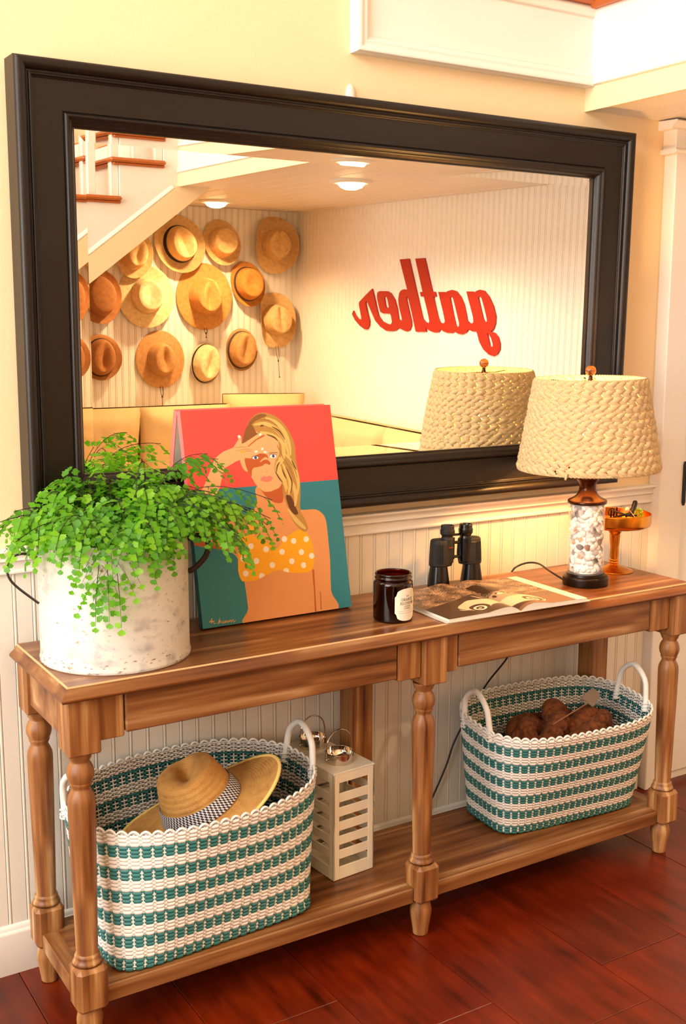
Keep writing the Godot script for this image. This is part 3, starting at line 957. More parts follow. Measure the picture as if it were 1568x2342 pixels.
func build_fern() -> void:
	var root := Vector3(0.1604, TY + 0.232, 0.2354)
	var t := thing("maidenhair_fern", "lush green maidenhair fern with small fan leaflets spilling over the metal bucket", "fern", root)
	var variants := []
	for i in 4: variants.append(leaflet_mesh(i))
	var raw := []
	for vm: ArrayMesh in variants:
		var o := Mb.new()
		var a := vm.surface_get_arrays(0)
		o.v = a[Mesh.ARRAY_VERTEX]
		o.n = a[Mesh.ARRAY_NORMAL]
		o.t = a[Mesh.ARRAY_TEX_UV]
		o.k = a[Mesh.ARRAY_INDEX]
		raw.append(o)
	rng.seed = 4242
	var eye := Vector3(-0.6335, 1.4923, 2.4523)
	# fronds: [azimuth in degrees (0 = right, 90 = to the viewer), reach, rise, drop]
	var specs := []
	for i in 62:
		specs.append([i * 137.5 + rng.randf_range(-14, 14), rng.randf_range(0.06, 0.205), rng.randf_range(0.075, 0.155), rng.randf_range(-0.01, 0.075)])
	# the mass that leans over the front, the long ones to the right and the left
	for a in [98, 112, 84, 70, 128, 104, 90, 76, 118]: specs.append([a + rng.randf_range(-5, 5), rng.randf_range(0.17, 0.21), rng.randf_range(0.07, 0.11), rng.randf_range(0.01, 0.05)])
	for a in [118, 112, 122]: specs.append([a, 0.19, 0.07, rng.randf_range(0.11, 0.14)])
	for a in [10, 22, 34, 2, 16, 28, -4, 44, 6, 38, 50, 13, 26]: specs.append([a, rng.randf_range(0.25, 0.35), rng.randf_range(0.10, 0.16), rng.randf_range(0.02, 0.12)])
	for a in [170, 182, 158, 196, 146, 176, 163]: specs.append([a, rng.randf_range(0.21, 0.265), rng.randf_range(0.07, 0.12), rng.randf_range(-0.01, 0.05)])
	for a in [232, 250, 275, 300, 318, 340, 262, 225]: specs.append([a, rng.randf_range(0.08, 0.13), rng.randf_range(0.09, 0.14), rng.randf_range(-0.06, 0.0)])
	for a in [352, 20, 330]: specs.append([a, rng.randf_range(0.20, 0.27), rng.randf_range(0.17, 0.20), rng.randf_range(-0.06, 0.0)])
	var all := []   # [distance, frond, transform, variant]
	var fronds := []
	for s in specs:
		var az := deg_to_rad(s[0])
		var d := Vector3(cos(az), 0, sin(az))
		var sidew := Vector3(-d.z, 0, d.x)
		var st := d * rng.randf_range(0.01, 0.09) + Vector3(0, -0.005, 0)
		var reach: float = s[1]
		if d.z < -0.2: reach = minf(reach, 0.125)
		var bend := rng.randf_range(-0.04, 0.04)
		var mid: Vector3 = d * reach * 0.5 + sidew * bend * 0.5 + Vector3(0, s[2], 0)
		var tip: Vector3 = d * reach + sidew * bend + Vector3(0, s[2] * 0.85 - s[3], 0)
		var low: Vector3 = tip
		var path := PackedVector3Array()
		var over: Vector3 = mid + Vector3(0, 0.01, 0) + d * maxf(0.0, 0.155 - reach * 0.5) * 0.6
		for i in 13:
			var u := i / 12.0
			var w := 1.0 - u
			path.append(st * w * w * w + (mid * 0.8 + st * 0.2) * 3.0 * u * w * w + over * 3.0 * u * u * w + low * u * u * u)
		var fm := Mb.new()
		fm.tube(path, 0.0008, 5, false, false)
		var items := []
		var nb := 9
		for b in nb:
			var u := 0.26 + 0.70 * b / (nb - 1)
			var fi := int(u * 12)
			var p := path[fi].lerp(path[mini(fi + 1, 12)], u * 12 - fi)
			var dir := (path[mini(fi + 1, 12)] - path[fi]).normalized()
			var sd := 1.0 if b % 2 else -1.0
			var out := (dir * 0.75 + sidew * sd * 0.8 + Vector3(0, rng.randf_range(-0.35, 0.1), 0)).normalized()
			var ln := lerpf(0.085, 0.04, float(b) / nb) * rng.randf_range(0.85, 1.15)
			if b == nb - 1: out = (dir + Vector3(0, -0.3, 0)).normalized()
			var br := PackedVector3Array()
			for i in 6:
				var w := i / 5.0
				br.append(p + out * ln * w + Vector3(0, -0.55 * ln * w * w, 0))
			fm.tube(br, 0.0004, 4, false, false)
			var nl := 7
			for i in nl:
				var w := 0.22 + 0.78 * i / (nl - 1)
				var q := p + out * ln * w + Vector3(0, -0.55 * ln * w * w, 0)
				var along := (out + Vector3(0, -1.1 * w, 0)).normalized()
				var acr := along.cross(Vector3.UP).normalized() * (1.0 if i % 2 else -1.0)
				var f := (along * 0.55 + acr * (0.85 if i < nl - 1 else 0.0) + Vector3(0, rng.randf_range(-0.5, 0.1), 0)).normalized()
				var up := (Vector3(rng.randf_range(-0.7, 0.4), 0.75, rng.randf_range(0.0, 1.1)) + d * 0.45).normalized()
				var xx := up.cross(f).normalized()
				up = f.cross(xx).normalized()
				var size := rng.randf_range(0.0125, 0.0205) * (1.0 - 0.25 * w)
				var tf := Transform3D(Basis(xx, up, f).scaled(Vector3.ONE * size), q + f * 0.002)
				# leaflets stay outside the bucket wall, the mirror and the canvas
				var g := root + q
				var rad := Vector2(q.x, q.z).length()
				if g.y < TY + 0.266 and rad < 0.172: continue
				if g.z < 0.112: continue
				if g.x > 0.375 and g.z < 0.166 - (g.y - TY) * 0.212 + 0.03: continue
				var near := eye.distance_to(g)
				all.append([near, fronds.size(), tf, rng.randi() % 4])
				items.append(1)
		fronds.append(fm)
	all.sort_custom(func(a, b): return a[0] < b[0])
	var rest := []
	var nodes := []
	for i in fronds.size():
		nodes.append(obj("frond", fronds[i], M.stem, t))
		rest.append(Mb.new())
	for i in all.size():
		var e = all[i]
		if i < 300:
			var o := obj("leaflet", variants[e[3]], M["leaf%d" % ((e[1] + i) % 3)], nodes[e[1]])
			o.transform = e[2]
		else:
			rest[e[1]].add(raw[e[3]], e[2])
	for i in fronds.size():
		if rest[i].v.size(): stuff(obj("leaflets", rest[i], M["leaf%d" % (i % 3)], nodes[i]))

func fill_poly(im: Image, pts: Array, col: Color, sx: float, sy: float) -> void:   # scan-line fill, points in thousandths
	var q := pv2(pts)
	var w := im.get_width()
	var h := im.get_height()
	var n := q.size()
	var y0 := h
	var y1 := 0
	for i in n:
		q[i] = Vector2(q[i].x * sx, q[i].y * sy)
		y0 = mini(y0, int(q[i].y))
		y1 = maxi(y1, int(q[i].y) + 1)
	for y in range(maxi(y0, 0), mini(y1, h)):
		var yy := y + 0.5
		var xs := []
		for i in n:
			var a := q[i]
			var b := q[(i + 1) % n]
			if (a.y <= yy) != (b.y <= yy): xs.append(a.x + (yy - a.y) * (b.x - a.x) / (b.y - a.y))
		xs.sort()
		for i in range(0, xs.size() - 1, 2):
			var x0 := maxi(int(round(xs[i])), 0)
			var x1 := mini(int(round(xs[i + 1])), w)
			if x1 > x0: im.fill_rect(Rect2i(x0, y, x1 - x0, 1), col)

func smooth_poly(pts: Array) -> Array:   # closed curve through the points
	var c := []
	for i in range(0, pts.size(), 2): c.append(Vector3(pts[i], pts[i + 1], 0))
	var out := []
	for e in curve(c, 5, true):
		out.append(e.x)
		out.append(e.y)
	return out

func stroke(im: Image, pts: Array, wid: float, col: Color, sx: float, sy: float, taper := true) -> void:
	var c := []
	for i in range(0, pts.size(), 2): c.append(Vector3(pts[i], pts[i + 1], 0))
	var p := curve(c, 8)
	var a := []
	var b := []
	var m := p.size()
	for i in m:
		var d := (p[mini(i + 1, m - 1)] - p[maxi(i - 1, 0)]).normalized()
		var nn := Vector3(-d.y, d.x, 0) * wid * (0.25 + 0.75 * sin(PI * (i + 0.5) / m) if taper else 1.0)
		a.append(p[i] + nn)
		b.push_front(p[i] - nn)
	var q := []
	for e in a + b:
		q.append(e.x)
		q.append(e.y)
	fill_poly(im, q, col, sx, sy)

func oval(cx: float, cy: float, rx: float, ry: float, rot := 0.0) -> Array:
	var q := []
	for i in 20:
		var v := Vector2(cos(TAU * i / 20) * rx, sin(TAU * i / 20) * ry).rotated(rot)
		q.append(cx + v.x)
		q.append(cy + v.y)
	return q

func painting() -> ImageTexture:
	var w := 1600
	var h := 2000
	var im := Image.create_empty(w, h, false, Image.FORMAT_RGB8)
	var sx := w / 1000.0
	var sy := h / 1000.0
	var coral := Color(0.93, 0.29, 0.25)
	var teal := Color(0.15, 0.48, 0.52)
	var skin := Color(0.87, 0.58, 0.34)
	var light := Color(0.91, 0.66, 0.44)
	var brown := Color(0.72, 0.34, 0.13)
	im.fill(coral)
	im.fill_rect(Rect2i(0, int(370.5 * sy), w, h), teal)
	fill_poly(im, smooth_poly([437, 373, 425, 452, 346, 501, 166, 488, 39, 420, -20, 499, 3, 612, 175, 647, 237, 674, 272, 718, 291, 816, 296, 937, 288, 1010, 869, 1012, 866, 908, 882, 752, 884, 658, 883, 570, 862, 531, 815, 507, 709, 500, 618, 458, 620, 359]), skin, sx, sy)
	fill_poly(im, [-20, 560, 175, 640, 237, 674, 175, 652, 3, 618, -20, 640], brown, sx, sy)
	fill_poly(im, [-28, 498, 106, 342, 188, 227, 232, 205, 309, 188, 370, 224, 299, 256, 238, 277, 201, 359, 110, 479, 14, 537], light, sx, sy)
	fill_poly(im, [348, 604, 367, 533, 388, 492, 419, 479, 403, 529, 374, 606], Color(0.96, 0.66, 0.02), sx, sy)
	fill_poly(im, smooth_poly([524, 676, 583, 634, 658, 603, 703, 597, 732, 612, 765, 655, 774, 718, 766, 767, 743, 797, 697, 805, 593, 795, 518, 776, 438, 793, 367, 811, 300, 810, 272, 802, 259, 747, 283, 641, 323, 602, 381, 606, 461, 637]), Color(0.96, 0.66, 0.02), sx, sy)
	var dots := [583, 634, 644, 648, 731, 646, 454, 672, 558, 693, 689, 705, 756, 729, 357, 650, 299, 704, 383, 722, 484, 750, 617, 743, 694, 769, 305, 774, 407, 795, 572, 786]
	for i in range(0, dots.size(), 2): fill_poly(im, oval(dots[i], dots[i + 1], 18.5, 14.5), Color(0.94, 0.88, 0.80), sx, sy)
	fill_poly(im, [518, 776, 593, 796, 697, 806, 697, 830, 500, 815, 367, 830, 300, 830, 300, 812, 367, 812, 438, 794], skin, sx, sy)
	fill_poly(im, [749, 796, 763, 797, 756, 891, 748, 999, 737, 999, 747, 890], brown, sx, sy)
	fill_poly(im, [787, 907, 793, 907, 786, 994, 779, 993], brown, sx, sy)
	fill_poly(im, smooth_poly([453, 382, 475, 399, 508, 402, 543, 398, 604, 370, 608, 408, 601, 453, 577, 461, 549, 457, 512, 441, 482, 415]), brown, sx, sy)
	fill_poly(im, smooth_poly([347, 242, 379, 237, 389, 297, 366, 291, 351, 266]), light, sx, sy)
	fill_poly(im, smooth_poly([415, 121, 531, 118, 613, 161, 617, 234, 604, 368, 543, 398, 508, 402, 475, 395, 436, 367, 408, 327, 389, 296, 376, 257, 372, 236]), light, sx, sy)
	fill_poly(im, smooth_poly([379, 237, 417, 238, 462, 223, 487, 218, 525, 226, 532, 244, 518, 237, 498, 242, 477, 255, 481, 259, 502, 250, 526, 251, 543, 265, 537, 276, 523, 270, 504, 269, 488, 277, 454, 282, 429, 284, 415, 300, 409, 324, 389, 296, 379, 268]), brown, sx, sy)
	fill_poly(im, smooth_poly([369, 164, 392, 117, 419, 82, 446, 78, 473, 120, 484, 124, 399, 162, 370, 170]), Color(0.52, 0.32, 0.13), sx, sy)
	fill_poly(im, smooth_poly([419, 80, 444, 53, 476, 34, 526, 24, 574, 32, 625, 52, 673, 93, 705, 143, 721, 190, 720, 257, 727, 328, 729, 398, 713, 499, 734, 543, 752, 594, 724, 609, 678, 581, 645, 537, 624, 479, 607, 426, 607, 366, 578, 330, 567, 301, 578, 260, 608, 227, 610, 164, 572, 141, 530, 126, 502, 121, 478, 117, 445, 79]), Color(0.70, 0.51, 0.24), sx, sy)
	fill_poly(im, smooth_poly([624, 429, 656, 432, 672, 458, 686, 494, 695, 519, 667, 521, 638, 487]), Color(0.38, 0.20, 0.05), sx, sy)
	fill_poly(im, smooth_poly([424, 77, 446, 55, 480, 37, 525, 30, 553, 40, 512, 52, 472, 65, 446, 78]), Color(0.53, 0.34, 0.14), sx, sy)
	for s in [[460, 80, 537, 78, 602, 106, 645, 148, 666, 201, 677, 265], [498, 116, 573, 131, 632, 168, 642, 214, 629, 249, 590, 278, 585, 316, 617, 360, 630, 410], [542, 50, 607, 73, 659, 120, 684, 181, 686, 237], [652, 229, 690, 273, 712, 327, 717, 380, 701, 432], [621, 269, 641, 305, 659, 348, 659, 383, 642, 425], [659, 345, 683, 385, 691, 435, 678, 483], [627, 490, 665, 538, 704, 573, 736, 596], [610, 240, 600, 290, 625, 345, 640, 400]]:
		stroke(im, s, 12.5, Color(0.84, 0.70, 0.39), sx, sy)
	for s in [[490, 60, 560, 62, 620, 92], [560, 95, 620, 125, 655, 175], [640, 250, 672, 300, 690, 350], [665, 250, 700, 300, 716, 350], [600, 180, 640, 260]]:
		stroke(im, s, 3.0, Color(0.60, 0.42, 0.18), sx, sy)
	for s in [[502, 90, 514, 86, 526, 87], [579, 93, 629, 119, 658, 159], [617, 297, 628, 326, 639, 347], [643, 291, 662, 328, 675, 370, 658, 419], [571, 309, 591, 341, 612, 363], [539, 130, 586, 145, 610, 164], [688, 259, 700, 282, 715, 309], [676, 497, 683, 504, 689, 508], [607, 265, 587, 285, 578, 313]]:
		stroke(im, s, 4.0, Color(0.36, 0.22, 0.07), sx, sy)
	fill_poly(im, [203, 218, 243, 199, 311, 182, 350, 146, 345, 129, 357, 125, 371, 133, 368, 167, 390, 162, 451, 137, 492, 121, 512, 123, 507, 134, 459, 151, 406, 183, 443, 191, 501, 193, 509, 205, 532, 215, 482, 218, 418, 228, 379, 234, 306, 252, 243, 266, 194, 248], light, sx, sy)
	fill_poly(im, [511, 132, 529, 131, 518, 139, 468, 154, 411, 183, 404, 181, 459, 151], brown, sx, sy)
	for s in [[311, 184, 360, 182, 406, 184], [320, 200, 390, 194, 440, 199], [350, 206, 400, 203, 440, 207]]: stroke(im, s, 1.6, Color(0.76, 0.50, 0.29), sx, sy)
	for e in [[497, 128, 10, 6, -0.4], [500, 197, 8, 6, -0.3], [457, 208, 11, 5, -0.15], [516, 213, 11, 5, 0.2], [357, 133, 8, 7, 0]]: fill_poly(im, oval(e[0], e[1], e[2], e[3], e[4]), Color(0.80, 0.90, 0.86), sx, sy)
	fill_poly(im, oval(369, 206, 13, 7), Color(0.93, 0.66, 0.16), sx, sy)
	for e in [[447, 237, 21, 7.5], [566, 235, 23, 9.5]]:
		fill_poly(im, oval(e[0], e[1] - 1.5, e[2] + 2, e[3] + 1), Color(0.30, 0.16, 0.09), sx, sy)
		fill_poly(im, oval(e[0], e[1], e[2], e[3]), Color(0.95, 0.92, 0.90), sx, sy)
		fill_poly(im, oval(e[0] + 2, e[1] - 0.5, 9.5, 8), Color(0.33, 0.36, 0.52), sx, sy)
		fill_poly(im, oval(e[0] + 2, e[1] - 0.5, 4, 3.4), Color(0.10, 0.10, 0.16), sx, sy)
	fill_poly(im, [541, 219, 565, 216, 601, 218, 600, 221, 565, 219, 542, 222], Color(0.45, 0.26, 0.11), sx, sy)
	for e in [[482, 306, 5, 2], [514, 306, 5, 2]]: fill_poly(im, oval(e[0], e[1], e[2], e[3]), Color(0.80, 0.55, 0.36), sx, sy)
	fill_poly(im, smooth_poly([467, 339, 490, 327, 509, 331, 529, 327, 548, 337, 533, 352, 505, 355, 477, 350]), Color(0.90, 0.49, 0.40), sx, sy)
	for s in [[46, 975, 63, 958, 55, 980, 68, 970, 71, 983, 81, 982], [40, 972, 60, 971, 79, 973], [87, 983, 88, 984, 90, 985], [96, 988, 111, 961, 103, 986, 114, 974, 119, 986, 132, 975, 126, 986, 135, 986, 143, 976, 142, 987, 155, 978, 156, 987, 171, 977, 165, 987, 178, 978, 181, 989, 192, 977, 197, 989, 212, 981]]:
		stroke(im, s, 1.5, Color(0.92, 0.62, 0.24), sx, sy, false)
	im.resize(w / 2, h / 2, Image.INTERPOLATE_LANCZOS)
	return ImageTexture.create_from_image(im)

func build_canvas() -> void:
	var w := 0.4058
	var h := 0.5078
	var d := 0.019
	var t := thing("canvas_painting", "canvas painting of a blonde woman in a yellow polka dot bikini, leaning on the mirror", "painting", Vector3(0.3952, TY + 0.0045, 0.166))
	t.rotation = Vector3(-0.2085, 0.0025, 0)
	var f := Mb.new()
	f.quad_uv([Vector3(0, 0.0, 0), Vector3(w, 0.0, 0), Vector3(w, h, 0), Vector3(0, h, 0)], [Vector2(0, 1), Vector2(1, 1), Vector2(1, 0), Vector2(0, 0)])
	var pm := mat(Color.WHITE, 0.62)
	pm.albedo_texture = painting()
	obj("painted_front", f, pm, t)
	var lo := Mb.new()
	lo.box(Vector3(w / 2, h * 0.3145, -d / 2 - 0.0002), Vector3(w, h * 0.629, d))
	obj("canvas_edge", lo, mat(Color(0.07, 0.33, 0.37), 0.7), t)
	var up := Mb.new()
	up.box(Vector3(w / 2, h * 0.8145, -d / 2 - 0.0002), Vector3(w, h * 0.371, d))
	obj("canvas_edge", up, mat(Color(0.88, 0.42, 0.40), 0.7), t)
	var bk := Mb.new()
	bk.box(Vector3(w / 2, h / 2, -d - 0.0004), Vector3(w - 0.004, h - 0.004, 0.0004))
	obj("canvas_back", bk, mat(Color(0.86, 0.84, 0.80), 0.8), t)

func bent_text(words: String, size: float, r: float, a0: float, y: float, depth := 0.0002) -> Mb:   # letters wrapped round an upright cylinder
	var f := SystemFont.new()
	f.font_names = PackedStringArray(["Droid Serif"])
	var tm := TextMesh.new()
	tm.font = f
	tm.text = words
	tm.font_size = 32
	tm.pixel_size = size / 32.0
	tm.depth = depth
	tm.curve_step = 2.0
	var a := tm.get_mesh_arrays()
	var m := Mb.new()
	var vv: PackedVector3Array = a[Mesh.ARRAY_VERTEX]
	var nn: PackedVector3Array = a[Mesh.ARRAY_NORMAL]
	m.k = a[Mesh.ARRAY_INDEX]
	for i in vv.size():
		var p := vv[i]
		var an := a0 - p.x / r
		var rr := r + p.z
		m.v.append(Vector3(cos(an) * rr, y + p.y, sin(an) * rr))
		m.n.append(Vector3(cos(an), 0, sin(an)) if absf(nn[i].z) > 0.5 else Vector3(-sin(an) * nn[i].x, nn[i].y, cos(an) * nn[i].x).normalized())
		m.t.append(Vector2.ZERO)
	return m

func build_candle() -> void:
	var c := Vector3(0.8297, TY, 0.3053)
	var t := thing("jar_candle", "dark amber glass candle jar with a cream label at the table's front edge", "candle", c)
	var r := 0.0478
	var j := Mb.new()
	j.lathe([Vector2(0.0, 0.0), Vector2(0.040, 0.0), Vector2(0.0455, 0.0015), Vector2(r, 0.006), Vector2(r, 0.090), Vector2(r - 0.0006, 0.0935), Vector2(r - 0.003, 0.0965), Vector2(0.0425, 0.0985), Vector2(0.0425, 0.0985), Vector2(0.0425, 0.1015), Vector2(0.0445, 0.1025), Vector2(0.0452, 0.1045), Vector2(0.0445, 0.1065), Vector2(0.0425, 0.1075), Vector2(0.0425, 0.1105), Vector2(0.0438, 0.1115), Vector2(0.0443, 0.1135), Vector2(0.0435, 0.1155), Vector2(0.0415, 0.1165), Vector2(0.0395, 0.1160), Vector2(0.0385, 0.1140), Vector2(0.0385, 0.098), Vector2(0.043, 0.091), Vector2(0.0436, 0.086), Vector2(0.0436, 0.008), Vector2(0.041, 0.005), Vector2(0.0, 0.005)], 64)
	obj("glass_jar", j, M.amber, t)
	var w := Mb.new()
	w.lathe([Vector2(0.0, 0.0058), Vector2(0.040, 0.0058), Vector2(0.0428, 0.009), Vector2(0.0428, 0.078), Vector2(0.0428, 0.078), Vector2(0.030, 0.0765), Vector2(0.0, 0.076)], 48)
	obj("wax", w, M.wax, t)
	var wk := Mb.new()
	wk.tube(PackedVector3Array([Vector3(0, 0.076, 0), Vector3(0.0006, 0.083, 0), Vector3(0.0016, 0.088, 0.0004)]), 0.0009, 6)
	obj("wick", wk, M.black, t)
	# label wrapped on the right-hand front, with clipped corners
	var a0 := deg_to_rad(79.0)
	var l := Mb.new()
	var p := PackedVector3Array()
	var nu := 21
	for i in nu:
		var u := -1.0 + 2.0 * i / (nu - 1)
		var hi := 0.0455 * sqrt(maxf(0.0, 1.0 - pow(absf(u) * 0.80, 2.6)))
		if absf(u) > 0.86: hi = 0.0262
		if absf(u) > 0.97: hi = 0.0225
		for s in [-1.0, 1.0]:
			var an := a0 - u * 0.0335 / r
			p.append(Vector3(cos(an) * (r + 0.0004), 0.0455 + s * hi * 0.86, sin(an) * (r + 0.0004)))
	l.grid(p, 2, nu, false, false, true)
	obj("label_sheet", l, M.paper, t)
	var rr := r + 0.0006
	obj("lettering", bent_text("THE", 0.0040, rr, a0, 0.0660), M.ink_pale, t)
	obj("lettering", bent_text("ORANGE", 0.0088, rr, a0, 0.0580), M.ink, t)
	obj("lettering", bent_text("BLOSSOM", 0.0088, rr, a0, 0.0490), M.ink, t)
	obj("lettering", bent_text("SCENTED", 0.0045, rr, a0, 0.0418), M.ink_pale, t)
	obj("lettering", bent_text("CANDLE", 0.0055, rr, a0, 0.0365), M.ink_pale, t)
	for y in [0.0305, 0.0255]:
		var ln := Mb.new()
		var lp := PackedVector3Array()
		for i in 13:
			var an := a0 - (-1.0 + i / 6.0) * 0.024 / r
			for q in [-0.0003, 0.0003]: lp.append(Vector3(cos(an) * rr, y + q, sin(an) * rr))
		ln.grid(lp, 2, 13, false, false, true)
		obj("rule", ln, M.ink_pale, t)

func build_binoculars() -> void:
	var t := thing("binoculars", "black prism binoculars standing upright on their lenses behind the open book", "binoculars", Vector3(1.1313, TY, 0.0805))
	t.rotation.y = -0.135
	var gap := 0.1025
	var ex := [0.022, gap - 0.024]
	for i in 2:
		var c := Vector3(gap * i, 0, 0)
		var b := Mb.new()
		b.lathe([Vector2(0, 0.003), Vector2(0.025, 0.003), Vector2(0.025, 0.0), Vector2(0.0305, 0.0), Vector2(0.0305, 0.0), Vector2(0.0305, 0.003), Vector2(0.0298, 0.012), Vector2(0.0265, 0.036), Vector2(0.0235, 0.058), Vector2(0.0232, 0.060), Vector2(0.0, 0.060)], 40, c)
		obj("objective_tube", b, M.black_gloss, t)
		# ribbed prism housing: an oval that spans the two offset tubes
		var s := 1.0 if i == 0 else -1.0
		var hs := Mb.new()
		var p := PackedVector3Array()
		var rows := [[0.057, 0.0238, 0.0], [0.0565, 0.0262, 0.0], [0.060, 0.0272, 0.0], [0.085, 0.0262, 0.0], [0.112, 0.0248, 0.0], [0.1255, 0.0235, 0.0], [0.1285, 0.0205, 0.0], [0.1295, 0.012, 0.0], [0.130, 0.0, 0.0]]
		for q in rows:
			for k in 41:
				var a := -TAU * k / 40.0
				var e := Vector2(cos(a), sin(a))
				var st := (0.019 if e.x * s > 0 else 0.0)
				if q[0] < 0.07 and e.x * s > 0: st = 0.012
				p.append(c + Vector3(e.x * q[1] + s * st * absf(e.x) * (1.0 if q[1] > 0.005 else 0.0), q[0], e.y * q[1] * 0.96))
		hs.grid(p, 41, rows.size(), true)
		obj("prism_housing", hs, M.rubber, t)
		var rb := Mb.new()
		for k in 7:
			var a := PI * 0.5 + s * (0.15 + 0.14 * (k - 1))
			var dn := Vector3(cos(a), 0, sin(a))
			rb.tube(PackedVector3Array([c + dn * 0.0262 + Vector3(0, 0.066, 0), c + dn * 0.0252 + Vector3(0, 0.09, 0), c + dn * 0.0236 + Vector3(0, 0.118, 0)]), 0.0011, 6)
		obj("grip_rib", rb, M.rubber, t)
		var cc := Vector3(ex[i], 0, 0.006)
		var inn := Mb.new()
		inn.lathe([Vector2(0.0, 0.062), Vector2(0.014, 0.062), Vector2(0.0172, 0.066), Vector2(0.0172, 0.128), Vector2(0.0165, 0.131), Vector2(0.0165, 0.131), Vector2(0.0155, 0.134), Vector2(0.0150, 0.137), Vector2(0.0165, 0.140), Vector2(0.0193, 0.143), Vector2(0.0198, 0.145), Vector2(0.0198, 0.1535), Vector2(0.0192, 0.155), Vector2(0.0192, 0.155), Vector2(0.0182, 0.1555), Vector2(0.0180, 0.165), Vector2(0.0172, 0.1672), Vector2(0.0150, 0.167), Vector2(0.0140, 0.1645), Vector2(0.0140, 0.160), Vector2(0.0, 0.159)], 36, cc)
		obj("eyepiece", inn, M.rubber if i == 0 else M.black_gloss, t)
		var ln := Mb.new()
		ln.lathe([Vector2(0.0138, 0.1605), Vector2(0.008, 0.162), Vector2(0.0, 0.1625)], 24, cc)
		obj("lens", ln, M.black_gloss, t)
	var br := Mb.new()
	for y in [0.0785, 0.1175]:
		br.tube(PackedVector3Array([Vector3(ex[0] + 0.012, y, 0.004), Vector3(ex[1] - 0.012, y, 0.004)]), 0.0042, 12)
	br.lathe([Vector2(0, 0.068), Vector2(0.0036, 0.068), Vector2(0.0036, 0.128), Vector2(0, 0.128)], 14, Vector3(gap / 2, 0, -0.012))
	br.tube(PackedVector3Array([Vector3(ex[0] + 0.010, 0.139, 0.004), Vector3(ex[1] - 0.010, 0.139, 0.004)]), 0.0034, 10)
	obj("hinge_bridge", br, M.black_gloss, t)
	var mk := Mb.new()
	mk.box(Vector3(0.0235, 0.1085, 0.0248), Vector3(0.013, 0.0028, 0.001))
	obj("marking", mk, mat(Color(0.55, 0.16, 0.03), 0.5), t)
	var bd := Mb.new()
	bd.box(Vector3(gap - 0.008, 0.1185, 0.0232), Vector3(0.016, 0.0014, 0.0016), 0.0004)
	obj("trim_bar", bd, M.chrome, t)

func book_print() -> ImageTexture:   # an old sepia photograph across two pages: a pale car parked before a dark hedge
	var w := 1536
	var h := 1024
	var im := Image.create_empty(w, h, false, Image.FORMAT_RGB8)
	var sx := w / 1000.0
	var sy := h / 1000.0
	var nb := noise_bytes(w, h, 768, 512, 0.11, 51, 3)
	var nc := noise_bytes(w, h, 384, 256, 0.02, 52, 3)
	var d := PackedByteArray()
	d.resize(w * h * 3)
	for i in w * h:
		var y := i / w
		var g := 0.25 + (nb[i] - 128) / 480.0 + (nc[i] - 128) / 700.0
		if y > h * 0.60: g = 0.22 + (nb[i] - 128) / 900.0
		g = g * 1.25 + 0.05
		d[i * 3] = int(clampf(g * 1.25, 0, 1) * 255)
		d[i * 3 + 1] = int(clampf(g * 0.98, 0, 1) * 255)
		d[i * 3 + 2] = int(clampf(g * 0.74, 0, 1) * 255)
	im = Image.create_from_data(w, h, false, Image.FORMAT_RGB8, d)
	var pale := Color(0.83, 0.73, 0.58)
	var dark := Color(0.30, 0.20, 0.13)
	fill_poly(im, [0, 640, 180, 560, 310, 500, 420, 470, 500, 480, 500, 1000, 0, 1000], Color(0.29, 0.20, 0.13), sx, sy)
	fill_poly(im, [500, 700, 760, 760, 915, 740, 915, 1000, 500, 1000], Color(0.47, 0.33, 0.23), sx, sy)
	fill_poly(im, [515, 160, 560, 180, 640, 420, 600, 500, 520, 430], Color(0.22, 0.13, 0.07), sx, sy)
	fill_poly(im, smooth_poly([193, 800, 190, 735, 247, 658, 306, 607, 350, 630, 401, 664, 459, 688, 500, 640, 540, 600, 600, 590, 640, 640, 705, 650, 735, 690, 748, 760, 745, 850, 700, 900, 567, 900, 484, 850, 380, 850, 330, 900, 250, 890]), pale, sx, sy)
	fill_poly(im, [480, 690, 506, 524, 560, 500, 632, 490, 650, 560, 640, 690], Color(0.66, 0.55, 0.42), sx, sy)
	for e in [[530, 570], [560, 545], [600, 540], [625, 580]]: fill_poly(im, oval(e[0], e[1], 10, 30), dark, sx, sy)
	fill_poly(im, oval(575, 560, 22, 26), Color(0.82, 0.74, 0.62), sx, sy)
	stroke(im, [380, 520, 392, 580, 402, 650], 5, pale, sx, sy)
	for e in [[291, 847], [674, 835]]:
		fill_poly(im, oval(e[0] + 4, e[1] - 12, 62, 92), dark, sx, sy)
		fill_poly(im, oval(e[0], e[1], 40, 60), Color(0.88, 0.80, 0.67), sx, sy)
		fill_poly(im, oval(e[0], e[1], 24, 37), dark, sx, sy)
		fill_poly(im, oval(e[0] - 2, e[1] + 5, 11, 15), pale, sx, sy)
	fill_poly(im, [330, 905, 400, 855, 484, 850, 567, 905, 640, 905, 640, 945, 400, 960, 300, 960], dark, sx, sy)
	for q in [[170, 800, 190, 830, 230, 850], [700, 905, 730, 895, 752, 860]]: stroke(im, q, 6, Color(0.9, 0.84, 0.72), sx, sy)
	im.fill_rect(Rect2i(int(0.915 * w), 0, w, h), Color(0.93, 0.87, 0.76))
	return ImageTexture.create_from_image(im)

